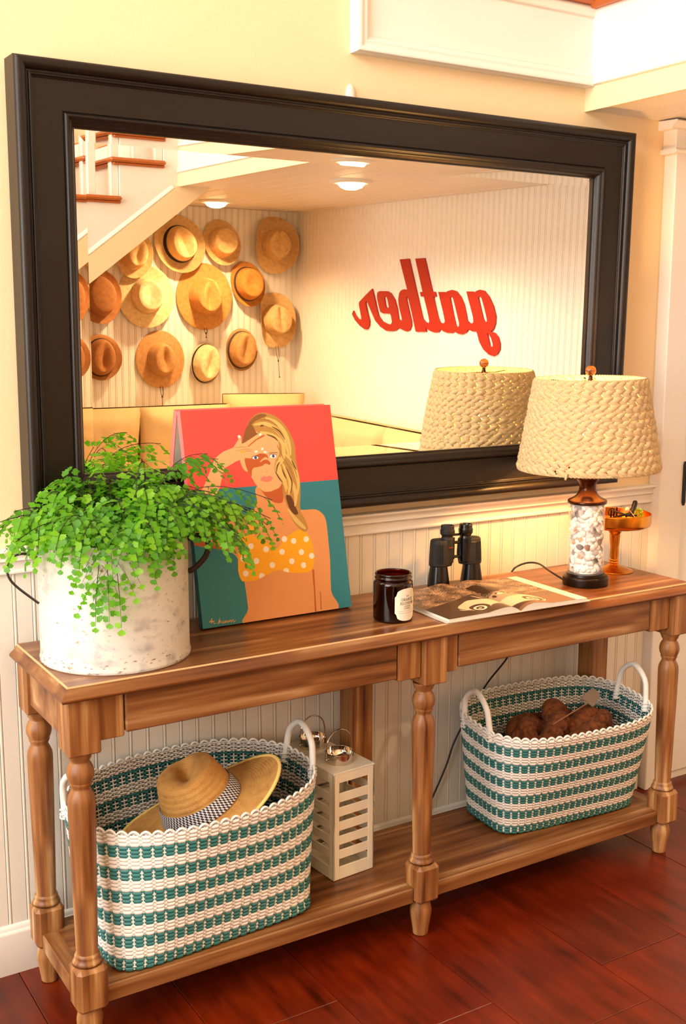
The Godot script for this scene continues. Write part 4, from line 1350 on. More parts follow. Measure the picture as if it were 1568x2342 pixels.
func build_book() -> void:
	var t := thing("open_book", "open hardback picture book with a sepia photograph of a vintage car across both pages", "book", Vector3(1.142, TY, 0.270))
	t.rotation.y = -0.03
	var hw := 0.219
	var hd := 0.1435
	var cv := Mb.new()
	for s in [-1.0, 1.0]: cv.box(Vector3(s * (hw / 2 + 0.004), 0.0016, 0), Vector3(hw + 0.002, 0.0028, hd * 2 + 0.006), 0.0008)
	cv.box(Vector3(0, 0.0012, 0), Vector3(0.018, 0.0020, hd * 2 + 0.006), 0.0006)
	obj("cover", cv, mat(Color(0.80, 0.76, 0.70), 0.5), t)
	# page blocks: swelling up beside the gutter, thinning to the fore-edge
	var n := 22
	var pm := mat(Color.WHITE, 0.38)
	pm.albedo_texture = book_print()
	for s in [-1.0, 1.0]:
		var top := []
		for i in n + 1:
			var u := float(i) / n
			var y := 0.0035 + 0.0095 * (1.0 - u * 0.35) * pow(sin(minf(u * 6.0, 1.0) * PI / 2), 0.8) + 0.0075 * sin(clampf(u * 2.2, 0, 1) * PI) * (1 - u)
			top.append(Vector2(s * (0.001 + (hw - 0.004) * u), y))
		var p := PackedVector3Array()
		var uv := PackedVector2Array()
		for z in [hd, -hd]:
			for e in top:
				p.append(Vector3(e.x, e.y, z))
				uv.append(Vector2(0.5 + 0.5 * e.x / hw, 1.0 if z > 0 else 0.0))
		var pg := Mb.new()
		pg.grid(p, n + 1, 2, false, false, s < 0)
		for i in uv.size(): pg.t[i] = uv[i]
		obj("page", pg, pm, t)
		var bl := Mb.new()
		var ol := PackedVector2Array()
		for e in top: ol.append(e - Vector2(0, 0.0003))
		ol.append(Vector2(s * (hw - 0.004), 0.0031))
		ol.append(Vector2(s * 0.001, 0.0031))
		bl.prism(ol, -hd + 0.0004, hd - 0.0004)
		obj("page_block", bl, M.page_edge, t)

func build_lamp() -> void:
	var c := Vector3(1.4909, TY + 0.0012, 0.2686)
	var t := thing("table_lamp", "table lamp with a woven straw drum shade and a glass column filled with white seashells", "lamp", c)
	t.rotation.z = 0.016
	var b := Mb.new()
	b.lathe([Vector2(0, 0), Vector2(0.059, 0), Vector2(0.0612, 0.002), Vector2(0.0615, 0.020), Vector2(0.060, 0.0235), Vector2(0.056, 0.025), Vector2(0.052, 0.0255), Vector2(0.0515, 0.0262), Vector2(0.0515, 0.0315), Vector2(0.050, 0.033), Vector2(0, 0.033)], 56)
	obj("base", b, M.bronze_dark, t)
	var g := Mb.new()
	g.lathe([Vector2(0.0488, 0.033), Vector2(0.0488, 0.226)], 48)
	obj("glass_column", g, M.glass, t)
	# four kinds of shell, laid against the glass and piled within
	var kinds := []
	for i in 4:
		rng.seed = 60 + i
		var m := Mb.new()
		if i < 2:   # snail: a coiled tube that shrinks to a point
			var pts := PackedVector3Array()
			var rad := PackedFloat32Array()
			for s in 34:
				var a := s * 0.42
				var q := 1.0 - s / 36.0
				pts.append(Vector3(cos(a) * 0.0052 * q, -0.005 + 0.013 * (1 - q) * (1.3 if i == 0 else 0.8), sin(a) * 0.0052 * q))
				rad.append(0.0062 * q + 0.0004)
			m.tube(pts, rad, 9)
		else:       # ribbed half shell
			var p := PackedVector3Array()
			for j in 7:
				var e := PI * 0.5 * j / 6.0
				for s in 25:
					var a := -TAU * s / 24.0
					var rib := 1.0 + 0.05 * cos(a * 12)
					var wdt := (1.0 + 0.25 * cos(a)) * 0.0105 * (1.0 if i == 2 else 0.85)
					p.append(Vector3(cos(a) * cos(e) * wdt * rib, sin(e) * 0.0072, sin(a) * cos(e) * 0.0098 * rib * (1.0 if i == 2 else 1.25)))
			m.grid(p, 25, 7, true)
			p.reverse()
			m.grid(p, 25, 7, true)
		kinds.append(m.mesh())
	rng.seed = 321
	var y := 0.041
	var row := 0
	while y < 0.224:
		var cnt := 15
		for i in cnt:
			var a := TAU * (i + 0.5 * (row % 2) + rng.randf_range(-0.18, 0.18)) / cnt
			var kd := rng.randi() % 4
			var o := obj("seashell", kinds[kd], M.shell_tan if rng.randf() < 0.035 else M.shell, t)
			var out := Vector3(cos(a), 0, sin(a))
			var bs := Basis(Vector3(-out.z, 0, out.x), out, Vector3.UP).rotated(out, rng.randf() * TAU).rotated(Vector3.UP.cross(out).normalized(), rng.randf_range(-0.7, 0.7)).rotated(Vector3.UP, rng.randf_range(-0.4, 0.4))
			var sc := rng.randf_range(0.80, 1.12)
			o.transform = Transform3D(bs.scaled(Vector3.ONE * sc), out * 0.0375 + Vector3(0, clampf(y + rng.randf_range(-0.004, 0.004), 0.044, 0.216), 0))
		y += 0.0128
		row += 1
	var fill := Mb.new()
	fill.lathe([Vector2(0, 0.034), Vector2(0.0365, 0.034), Vector2(0.0365, 0.222), Vector2(0, 0.222)], 24)
	obj("seashell_core", fill, M.shell, t)
	var cap := Mb.new()
	cap.lathe([Vector2(0, 0.224), Vector2(0.0515, 0.224), Vector2(0.0525, 0.2255), Vector2(0.0525, 0.231), Vector2(0.051, 0.2335), Vector2(0.045, 0.236), Vector2(0.036, 0.2405), Vector2(0.0295, 0.2465), Vector2(0.0262, 0.253), Vector2(0.0235, 0.259), Vector2(0.0222, 0.266), Vector2(0.0225, 0.274), Vector2(0.025, 0.282), Vector2(0.0295, 0.288), Vector2(0.0308, 0.290), Vector2(0.0308, 0.290), Vector2(0.0312, 0.2915), Vector2(0.0312, 0.2975), Vector2(0.030, 0.299), Vector2(0.012, 0.3005), Vector2(0, 0.3005)], 48)
	obj("cap", cap, M.bronze, t)
	var so := Mb.new()
	so.lathe([Vector2(0, 0.300), Vector2(0.0085, 0.300), Vector2(0.0085, 0.315), Vector2(0.0065, 0.316), Vector2(0.0065, 0.335), Vector2(0.0165, 0.338), Vector2(0.0165, 0.385), Vector2(0.013, 0.39), Vector2(0, 0.39)], 24)
	obj("socket", so, M.bronze, t)
	# harp, spider and finial
	var hp := Mb.new()
	hp.tube(curve([Vector3(-0.012, 0.335, 0), Vector3(-0.045, 0.38, 0), Vector3(-0.052, 0.45, 0), Vector3(-0.03, 0.53, 0), Vector3(0, 0.553, 0), Vector3(0.03, 0.53, 0), Vector3(0.052, 0.45, 0), Vector3(0.045, 0.38, 0), Vector3(0.012, 0.335, 0)], 6), 0.0018, 8)
	for i in 3:
		var a := TAU * i / 3.0 + 0.4
		hp.tube(PackedVector3Array([Vector3(0, 0.553, 0), Vector3(cos(a) * 0.07, 0.549, sin(a) * 0.07), Vector3(cos(a) * 0.139, 0.551, sin(a) * 0.139)]), 0.0015, 6)
	obj("harp", hp, M.bronze, t)
	var fn := Mb.new()
	fn.lathe([Vector2(0, 0.553), Vector2(0.006, 0.553), Vector2(0.0072, 0.557), Vector2(0.0045, 0.560), Vector2(0.0065, 0.563), Vector2(0.004, 0.5655), Vector2(0, 0.566)], 20)
	obj("finial_base", fn, M.bronze, t)
	var fb := Mb.new()
	fb.ball(Vector3(0, 0.5795, 0), Vector3(0.0142, 0.0142, 0.0142), 28, 18)
	obj("finial_ball", fb, M.finial, t)
	# bulb with its light
	var bu := Mb.new()
	bu.lathe([Vector2(0, 0.385), Vector2(0.013, 0.388), Vector2(0.016, 0.40), Vector2(0.026, 0.425), Vector2(0.030, 0.445), Vector2(0.026, 0.466), Vector2(0.014, 0.480), Vector2(0, 0.483)], 28)
	var bm := mat(Color(1, 0.9, 0.75), 0.4)
	bm.emission_enabled = true
	bm.emission = Color(1.0, 0.80, 0.50)
	bm.emission_energy_multiplier = 9.0
	obj("light_bulb", bu, bm, t)
	var li := OmniLight3D.new()
	li.name = "light_bulb_glow"
	li.position = Vector3(0, 0.445, 0)
	li.light_color = Color(1.0, 0.74, 0.42)
	li.light_energy = LAMP_ENERGY
	li.light_size = 0.025
	li.omni_range = 12.0
	li.omni_attenuation = 2.0
	li.shadow_enabled = true
	t.add_child(li)
	# shade: rows of plaited straw, every row two ranks of leaning lobes
	var sh := Node3D.new()
	sh.name = "lamp_shade"
	t.add_child(sh)
	var y0 := 0.322
	var y1 := 0.556
	var rows := 12
	rng.seed = 17
	var lobe := Mb.new()
	var lp := PackedVector3Array()
	for j in 7:
		var u := j / 6.0
		var wd := sin(PI * pow(u, 0.85))
		for i in 9:
			var a := -TAU * i / 8.0
			lp.append(Vector3((u - 0.5), sin(a) * wd * 0.5, cos(a) * wd * 0.5))
	lobe.grid(lp, 9, 7, true, false, true)
	for r in rows:
		var rm := Mb.new()
		var yy := lerpf(y0, y1, (r + 0.5) / rows)
		var hh := (y1 - y0) / rows
		for half in 2:
			var yh := yy + (hh * 0.24 if half else -hh * 0.24)
			var rad := lerpf(0.186, 0.1445, (yh - y0) / (y1 - y0))
			var cnt := int(round(TAU * rad / 0.0265))
			for i in cnt:
				var a := TAU * (i + (0.5 if half else 0.0) + rng.randf_range(-0.06, 0.06) + r * 0.37) / cnt
				var out := Vector3(cos(a), 0.17, sin(a)).normalized()
				var along := Vector3(sin(a), 0, -cos(a))
				var up := out.cross(along).normalized()
				if up.y < 0: up = -up
				var tilt := (0.46 if half else -0.46) + rng.randf_range(-0.07, 0.07)
				var ax := along.rotated(out, 0.0)
				ax = (along * cos(tilt) + up * sin(tilt)).normalized()
				var ay := (up * cos(tilt) - along * sin(tilt)).normalized()
				var ln := rng.randf_range(0.040, 0.044)
				var bs := Basis(ax * ln, ay * hh * rng.randf_range(0.80, 0.93), out * rng.randf_range(0.012, 0.0145))
				rm.add(lobe, Transform3D(bs, Vector3(cos(a) * rad, yh, sin(a) * rad) + out * rng.randf_range(-0.001, 0.0015)))
		obj("plait_row", rm, M.braid, sh)
	for e in [[y0 - 0.002, 0.1865], [y1 + 0.002, 0.1445]]:
		var pr := Mb.new()
		for s in 2:
			var path := PackedVector3Array()
			for i in 240:
				var a := TAU * i / 240.0
				var q := a * 62.0 + PI * s
				path.append(Vector3(cos(a) * (e[1] + 0.002 * cos(q)), e[0] + 0.002 * sin(q), sin(a) * (e[1] + 0.002 * cos(q))))
			pr.tube(path, 0.0024, 6, true)
		obj("rim_cord", pr, M.braid, sh)
	var tuft := Mb.new()
	var td := Vector3(-0.86, 0, 0.5).normalized()
	tuft.tube(curve([td * 0.186 + Vector3(0, y0 + 0.004, 0), td * 0.197 + Vector3(0, y0 + 0.002, 0), td * 0.205 + Vector3(0, y0 - 0.008, 0)], 4), 0.003, 7)
	obj("straw_end", tuft, M.braid, sh)
	# cord: over the back edge of the table, down behind it to the skirting
	var co := Mb.new()
	co.tube(curve([Vector3(1.436, 0.812, 0.245), Vector3(1.45, 0.822, 0.17), Vector3(1.475, 0.826, 0.10), Vector3(1.478, 0.822, 0.055), Vector3(1.455, 0.814, 0.038), Vector3(1.430, 0.800, 0.036), Vector3(1.424, 0.76, 0.030), Vector3(1.45, 0.66, 0.028), Vector3(1.44, 0.56, 0.03), Vector3(1.355, 0.477, 0.03), Vector3(1.318, 0.432, 0.03), Vector3(1.24, 0.326, 0.03), Vector3(1.207, 0.25, 0.03), Vector3(1.16, 0.165, 0.03), Vector3(1.10, 0.08, 0.034), Vector3(1.0, 0.03, 0.04)], 6), 0.0027, 8)
	var cd := obj("power_cord", co, M.black, t)
	cd.transform = t.transform.affine_inverse()

func build_goblet() -> void:
	var c := Vector3(1.681, TY, 0.186)
	var t := thing("gold_goblet", "gold footed compote bowl beside the lamp, full of small odds and ends", "goblet", c)
	var m := Mb.new()
	m.lathe([Vector2(0, 0), Vector2(0.0545, 0), Vector2(0.0555, 0.0012), Vector2(0.0548, 0.0028), Vector2(0.042, 0.0072), Vector2(0.026, 0.0125), Vector2(0.0140, 0.0185), Vector2(0.0120, 0.0215), Vector2(0.0120, 0.0215), Vector2(0.0145, 0.024), Vector2(0.0145, 0.027), Vector2(0.0122, 0.029), Vector2(0.0122, 0.029), Vector2(0.0138, 0.0315), Vector2(0.0135, 0.0345), Vector2(0.0112, 0.0365), Vector2(0.0112, 0.0365), Vector2(0.0105, 0.052), Vector2(0.0112, 0.080), Vector2(0.0135, 0.105), Vector2(0.0195, 0.1175), Vector2(0.030, 0.1235), Vector2(0.060, 0.1275), Vector2(0.088, 0.1315), Vector2(0.0970, 0.1365), Vector2(0.0995, 0.1440), Vector2(0.0995, 0.1690), Vector2(0.0988, 0.1702), Vector2(0.0978, 0.1690), Vector2(0.0975, 0.1460), Vector2(0.093, 0.1375), Vector2(0.06, 0.1325), Vector2(0, 0.131)], 64)
	obj("bowl", m, M.gold, t)
	var fl := Mb.new()
	for i in 8:
		var a := TAU * i / 8.0
		fl.tube(PackedVector3Array([Vector3(cos(a) * 0.0105, 0.038, sin(a) * 0.0105), Vector3(cos(a) * 0.0102, 0.07, sin(a) * 0.0102), Vector3(cos(a) * 0.0135, 0.107, sin(a) * 0.0135)]), 0.0022, 6)
	obj("fluted_stem", fl, M.gold, t)
	var k := TY + 0.124
	# dark sunglasses, folded, one arm sticking up
	var g := thing("sunglasses", "folded black sunglasses lying in the gold compote bowl, one arm pointing up", "glasses", c + Vector3(0.012, 0.152, 0.030))
	var s := Mb.new()
	for x in [-0.022, 0.014]:
		var p := PackedVector3Array()
		for j in 9:
			var e := -PI / 2 + PI * j / 8.0
			for i in 17:
				var a := -TAU * i / 16.0
				p.append(Vector3(x + 0.019 * cos(e) * cos(a), 0.012 + 0.0035 * sin(e) + 0.10 * (x + 0.022) + 0.3 * 0.016 * cos(e) * sin(a), -0.006 + 0.016 * cos(e) * sin(a)))
		s.grid(p, 17, 9, true)
	s.tube(PackedVector3Array([Vector3(-0.006, 0.015, -0.010), Vector3(-0.002, 0.0165, -0.008)]), 0.003, 8)
	obj("lens_frame", s, M.black_gloss, g)
	var ar := Mb.new()
	ar.tube(curve([Vector3(-0.012, 0.012, 0.008), Vector3(0.006, 0.022, 0.010), Vector3(0.022, 0.038, 0.006), Vector3(0.033, 0.052, 0.0)], 6), PackedFloat32Array([0.003, 0.0034, 0.004, 0.0044, 0.0048, 0.0052, 0.0056, 0.006, 0.0063, 0.0066, 0.0068, 0.007, 0.0072, 0.0073, 0.0074, 0.0074, 0.0072, 0.0066, 0.004]), 10)
	obj("arm", ar, mat(Color(0.06, 0.02, 0.02), 0.3), g)
	var ar2 := Mb.new()
	ar2.tube(curve([Vector3(-0.045, 0.030, -0.006), Vector3(-0.03, 0.022, 0.012), Vector3(-0.008, 0.016, 0.02), Vector3(0.02, 0.014, 0.018)], 6), 0.003, 8)
	obj("arm", ar2, M.black, g)
	var n := thing("cord_bundle", "tangle of thin yellow-green cord at the right of the gold compote bowl", "cord", c + Vector3(0.062, 0.154, 0.026))
	var q := Mb.new()
	rng.seed = 8
	for i in 5:
		var pts := []
		var w := rng.randf_range(0.010, 0.019)
		var ph := rng.randf() * TAU
		for j in 14:
			var a := ph + j * TAU / 7.0
			pts.append(Vector3(cos(a) * w + rng.randf_range(-0.003, 0.003), 0.009 + i * 0.002 + 0.012 * sin(a + i) * (0.6 + 0.15 * i), sin(a) * w * 0.7 + rng.randf_range(-0.003, 0.003)))
		q.tube(curve(pts, 5), 0.0009, 6)
	obj("cord_loops", q, M.green_cord, n)
	var w2 := thing("wire_scrap", "pale thin wire with a pinkish end poking out of the gold compote bowl's left side", "wire", c + Vector3(-0.006, 0.150, 0.062))
	var ws := Mb.new()
	ws.tube(curve([Vector3(-0.016, 0.042, 0.006), Vector3(-0.006, 0.03, 0.010), Vector3(0.006, 0.014, 0.018), Vector3(0.022, 0.012, 0.02), Vector3(0.036, 0.004, 0.018)], 6), 0.0011, 6)
	obj("wire_strand", ws, mat(Color(0.86, 0.62, 0.50), 0.5), w2)
	var tip := Mb.new()
	tip.ball(Vector3(-0.019, 0.041, 0.005), Vector3(0.0075, 0.0065, 0.004), 10, 8)
	obj("wire_end", tip, mat(Color(0.93, 0.86, 0.78), 0.5), w2)
	var od := thing("key_ring", "dark metal key ring with a red bead in the gold compote bowl", "key ring", c + Vector3(0.005, 0.150, -0.012))
	var kr := Mb.new()
	var rg := PackedVector3Array()
	for i in 24: rg.append(Vector3(cos(TAU * i / 24.0) * 0.013, 0.018 + sin(TAU * i / 24.0) * 0.011, -0.01))
	kr.tube(rg, 0.0016, 6, true)
	for i in 3:
		kr.box(Vector3(-0.012 + i * 0.009, 0.014 + 0.003 * i, 0.002 * i), Vector3(0.006, 0.026, 0.003), 0.001)
	obj("keys", kr, M.bronze_dark, od)
	var bd := Mb.new()
	bd.ball(Vector3(0.012, 0.026, 0.006), Vector3(0.0045, 0.0045, 0.0045), 10, 8)
	obj("bead", bd, M.red, od)

# ---------------------------------------------------------------- things on the shelf
const SY := 0.1355

func rim_shape(a: float, e: float, hx: float, hz: float) -> Vector2:
	var c := cos(a)
	var s := sin(a)
	return Vector2(signf(c) * pow(absf(c), e) * hx, signf(s) * pow(absf(s), e) * hz)

func ring_points(n: int, w: float, shape: Array) -> PackedVector2Array:   # n evenly spaced points round the outline at relative height w
	var e := lerpf(shape[2], shape[5], pow(w, 0.7))
	var hx := lerpf(shape[0], shape[3], w)
	var hz := lerpf(shape[1], shape[4], w)
	var fine := PackedVector2Array()
	var N := 720
	for i in N + 1: fine.append(rim_shape(TAU * i / N, e, hx, hz))
	var acc := PackedFloat32Array([0.0])
	for i in N: acc.append(acc[i] + fine[i].distance_to(fine[i + 1]))
	var out := PackedVector2Array()
	var j := 0
	for i in n:
		var d := acc[N] * i / n
		while acc[j + 1] < d: j += 1
		out.append(fine[j].lerp(fine[j + 1], (d - acc[j]) / maxf(acc[j + 1] - acc[j], 1e-9)) + Vector2(shape[7] * w, shape[6] * w))
	return out

func make_basket(label: String, shape: Array, H: float, dip: float) -> Node3D:   # shape: half sizes and squareness at the bottom, the same at the rim, forward lean of the rim; dip: how much higher the back stands
	var t := thing("woven_basket", label, "basket", Vector3.ZERO, "")
	var cols := 64          # one column is a pair of stakes: strands come to the front once in each
	var per := 8
	var n := cols * per
	var stripes := 12       # from the bottom: teal, white, teal ...
	var rows_in := 6
	var rows := stripes * rows_in
	var dy := H / rows
	var meshes := []
	for s in stripes: meshes.append([Mb.new(), Mb.new()])
	for r in rows:
		var y := (r + 0.5) * dy
		var w := y / H
		var ring := ring_points(n, w, shape)
		var stripe := r / rows_in
		var odd := r % 2
		var hgt := dy * (1.08 if odd == 0 else (0.55 if stripe % 2 == 1 or r % rows_in == rows_in - 1 else 0.36))
		var hz := lerpf(shape[1], shape[4], w)
		var m: Mb = meshes[stripe][0 if stripe % 2 == 1 or odd == 0 or r % rows_in == rows_in - 1 else 1]
		var b := m.v.size()
		for i in n:
			var p := ring[i]
			var d := ring[(i + 1) % n] - ring[(i + n - 1) % n]
			var o := Vector2(d.y, -d.x).normalized()
			var wave := clampf((cos(TAU * i / per) + 0.60) * 1.7, -1.0, 1.0) * 0.0028 * (1.0 if odd == 0 else -1.0)
			var q := p + o * wave
			var c := Vector3(q.x, y - dip * w * (p.y - shape[6] * w) / hz, q.y)
			var o3 := Vector3(o.x, 0, o.y)
			m.v.append(c + o3 * 0.0014); m.n.append(o3)
			m.v.append(c + Vector3(0, hgt, 0) + o3 * 0.0004); m.n.append((Vector3.UP + o3 * 0.6).normalized())
			m.v.append(c - o3 * 0.0014); m.n.append(-o3)
			m.v.append(c - Vector3(0, hgt, 0) - o3 * 0.0004); m.n.append((Vector3.DOWN + o3 * 0.6).normalized())
			for z in 4: m.t.append(Vector2.ZERO)
		for i in n:
			var i2 := (i + 1) % n
			for z in 4:
				var z2 := (z + 1) % 4
				var a0 := b + i * 4 + z
				var a1 := b + i2 * 4 + z
				var c0 := b + i * 4 + z2
				var c1 := b + i2 * 4 + z2
				m.k.append(a0); m.k.append(a1); m.k.append(c1)
				m.k.append(a0); m.k.append(c1); m.k.append(c0)
	for s in stripes:
		var teal := s % 2 == 0
		obj("teal_stripe" if teal else "white_stripe", meshes[s][0], M.plastic_teal if teal else M.plastic_white, t)
		if meshes[s][1].v.size(): obj("white_strands", meshes[s][1], M.plastic_white, t)
	# upright stakes
	var st := Mb.new()
	var levels := 20
	var rg := []
	for j in levels + 1: rg.append(ring_points(cols * 2, float(j) / levels, shape))
	for i in cols * 2:
		var p := PackedVector3Array()
		for j in levels + 1:
			var q: Vector2 = rg[j][i]
			var d: Vector2 = (rg[j][(i + 1) % (cols * 2)] - rg[j][(i + cols * 2 - 1) % (cols * 2)]).normalized()
			for e in [-0.0016, 0.0016]: p.append(Vector3(q.x + d.x * e, H * j / levels - dip * (float(j) / levels) * (q.y - shape[6] * j / levels) / lerpf(shape[1], shape[4], float(j) / levels), q.y + d.y * e))
		st.grid(p, 2, levels + 1)
	stuff(obj("stakes", st, M.plastic_white, t))
	# scalloped rim: one small arch over each column
	var rim := Mb.new()
	var path := PackedVector3Array()
	var top := ring_points(cols * 6, 1.0, shape)
	for i in cols * 6: path.append(Vector3(top[i].x, H - 0.0035 + 0.0085 * absf(cos(PI * i / 6.0)) - dip * (top[i].y - shape[6]) / shape[4], top[i].y))
	rim.tube(path, 0.0030, 6, true)
	obj("scalloped_rim", rim, M.tube_white, t)
	var bot := Mb.new()
	var br := ring_points(96, 0.0, shape)
	bot.prism(br, -0.006, 0.0)
	var fl := obj("basket_floor", bot, M.plastic_teal, t)
	fl.transform = Transform3D(Basis(Vector3(1, 0, 0), Vector3(0, 0, 1), Vector3(0, -1, 0)), Vector3(0, 0.0005, 0))
	# two soft tube handles on the short ends
	var hx1: float = shape[3] - 0.012
	for s in [-1.0, 1.0]:
		var hd := Mb.new()
		hd.tube(curve([Vector3(shape[7] + s * (hx1 + 0.000), H - 0.035, shape[6] + -0.062), Vector3(shape[7] + s * (hx1 + 0.005), H + 0.01, shape[6] + -0.058), Vector3(shape[7] + s * (hx1 + 0.008), H + 0.055, shape[6] + -0.046), Vector3(shape[7] + s * (hx1 + 0.009), H + 0.085, shape[6]), Vector3(shape[7] + s * (hx1 + 0.008), H + 0.055, shape[6] + 0.046), Vector3(shape[7] + s * (hx1 + 0.005), H + 0.01, shape[6] + 0.058), Vector3(shape[7] + s * (hx1 + 0.000), H - 0.035, shape[6] + 0.062)], 7), 0.0078, 12)
		obj("handle", hd, M.tube_white, t)
		for z in [-0.060, 0.060]:
			var kn := Mb.new()
			for i in 3:
				var pts := PackedVector3Array()
				for j in 12: pts.append(Vector3(shape[7] + s * (hx1 + 0.003) + cos(TAU * j / 12.0) * 0.0098, H - 0.012 - i * 0.008 + 0.003 * sin(TAU * j / 12.0 + i), shape[6] + z + sin(TAU * j / 12.0) * 0.0098))
				kn.tube(pts, 0.0022, 6, true)
			obj("handle_lashing", kn, M.tube_white, t)
	return t

func build_baskets() -> void:
	var a := make_basket("left woven plastic basket of teal and white stripes, a straw hat inside", [0.250, 0.143, 0.28, 0.294, 0.192, 0.86, 0.004, 0.0], 0.322, 0.013)
	a.position = Vector3(0.338, SY + 0.006, 0.222)
	a.rotation.y = 0.06
	var b := make_basket("right woven plastic basket of teal and white stripes, brown yarn coils inside", [0.232, 0.111, 0.34, 0.273, 0.165, 0.66, 0.062, -0.034], 0.318, 0.018)
	b.position = Vector3(1.452, SY + 0.0055, 0.200)
	b.rotation.y = -0.08
	# yarn coils
	var y := thing("yarn_coil", "thick coiled hank of fuzzy brown twisted yarn heaped in the right basket", "yarn", Vector3(1.440, SY + 0.190, 0.242))
	rng.seed = 12
	var coils := [[0.140, 0.080, 0.050, 0.00, 0.0, 0.030, 0.06], [0.060, 0.040, 0.078, 0.045, -0.005, 0.028, -0.10], [0.120, 0.066, 0.0, 0.0, 0.0, 0.030, 0.0], [0.050, 0.036, 0.070, -0.07, 0.01, 0.026, 0.10]]
	for cl in coils:
		for strand in 2:
			var m := Mb.new()
			var path := PackedVector3Array()
			var N := 96
			for i in N:
				var an := TAU * i / N
				var tw := an * 9.0 + PI * strand
				var cr := Vector3(cos(an), 0, sin(an))
				var p: Vector3 = Vector3(cl[3] + cos(an) * cl[0], cl[2] + 0.02 * sin(an * 2 + cl[6]) + cl[6] * cos(an) * 0.12, cl[4] + sin(an) * cl[1])
				p += cr * cos(tw) * cl[5] * 0.5 + Vector3.UP * sin(tw) * cl[5] * 0.5
				path.append(p)
			m.tube(path, cl[5] * 0.62, 10, true)
			obj("yarn_strand", m, M.yarn, y)
	var tg := thing("plastic_tag", "small grey plastic tag on a thin stick lying over the brown yarn", "tag", Vector3(1.515, SY + 0.318, 0.235))
	var stk := Mb.new()
	stk.tube(PackedVector3Array([Vector3(-0.17, -0.012, 0.085), Vector3(0.0, 0.004, 0.04)]), 0.0022, 8)
	obj("tag_stick", stk, mat(Color(0.55, 0.38, 0.26), 0.4), tg)
	var pl := Mb.new()
	pl.prism(PackedVector2Array([Vector2(-0.012, -0.018), Vector2(0.0, -0.020), Vector2(0.07, -0.012), Vector2(0.075, 0.016), Vector2(0.01, 0.022), Vector2(-0.015, 0.017), Vector2(-0.01, 0.003)]), -0.0015, 0.0015)
	var po := obj("tag_plate", pl, mat(Color(0.50, 0.42, 0.36), 0.3), tg)
	po.rotation = Vector3(-1.0, 0.35, 0.15)
	po.position = Vector3(0.006, 0.006, 0.035)

func lantern_body(label: String, at: Vector3, turn: float, w := 0.126) -> void:
	var t := thing("lantern", label, "lantern", at)
	t.rotation.y = turn
	var h := 0.278
	var k := w / 2
	# four sides of wide slats in a frame, with gaps through to the inside
	for s in 4:
		var side := Node3D.new()
		side.name = "slatted_side"
		t.add_child(side, true)
		side.rotation.y = PI / 2 * s
		var fr := Mb.new()
		for x in [-1.0, 1.0]: fr.box(Vector3(x * (k - 0.009), h / 2, k - 0.0025), Vector3(0.018, h, 0.005), 0.001)
		fr.box(Vector3(0, h - 0.0125, k - 0.0025), Vector3(w - 0.036, 0.025, 0.005), 0.001)
		fr.box(Vector3(0, 0.0165, k - 0.0025), Vector3(w - 0.036, 0.033, 0.005), 0.001)
		obj("side_frame", fr, M.lantern, side)
		for i in 5:
			var y := 0.0655 + i * 0.0372
			obj("slat", bx(Vector3(0, y, k - 0.0025), Vector3(w - 0.035, 0.0235, 0.004), 0.0008), M.lantern, side)
	obj("lantern_top", span(Vector3(-k - 0.001, h - 0.002, -k - 0.001), Vector3(k + 0.001, h + 0.003, k + 0.001), 0.001), M.lantern, t)
	obj("lantern_floor", span(Vector3(-k + 0.004, 0.0, -k + 0.004), Vector3(k - 0.004, 0.005, k - 0.004)), M.lantern, t)
	var hn := Mb.new()
	for y in [0.15, 0.185]: hn.box(Vector3(k + 0.0015, y, k - 0.006), Vector3(0.004, 0.016, 0.008), 0.001)
	obj("hinge", hn, M.lantern, t)
	var col := Mb.new()
	col.lathe([Vector2(0.0365, h + 0.003), Vector2(0.0365, h + 0.029), Vector2(0.0358, h + 0.0300), Vector2(0.0350, h + 0.029), Vector2(0.0350, h + 0.004), Vector2(0.0, h + 0.004)], 48)
	obj("chimney_ring", col, M.chrome, t)
	var hd := Mb.new()
	hd.tube(curve([Vector3(-0.0385, h + 0.014, 0), Vector3(-0.0385, h + 0.040, 0), Vector3(-0.033, h + 0.064, 0), Vector3(-0.018, h + 0.080, 0), Vector3(0, h + 0.085, 0), Vector3(0.018, h + 0.080, 0), Vector3(0.033, h + 0.064, 0), Vector3(0.0385, h + 0.040, 0), Vector3(0.0385, h + 0.014, 0)], 5), 0.0019, 8)
	for s in [-1.0, 1.0]: hd.ball(Vector3(s * 0.040, h + 0.014, 0), Vector3(0.004, 0.004, 0.004))
	obj("handle", hd, M.chrome, t)

func build_lanterns() -> void:
	lantern_body("cream slatted metal lantern in front, beside the middle leg", Vector3(0.752, SY, 0.186), 0.085)
	lantern_body("cream slatted metal lantern behind, mostly hidden, nearer the wall", Vector3(0.745, SY + 0.0005, 0.0655), 0.085, 0.106)

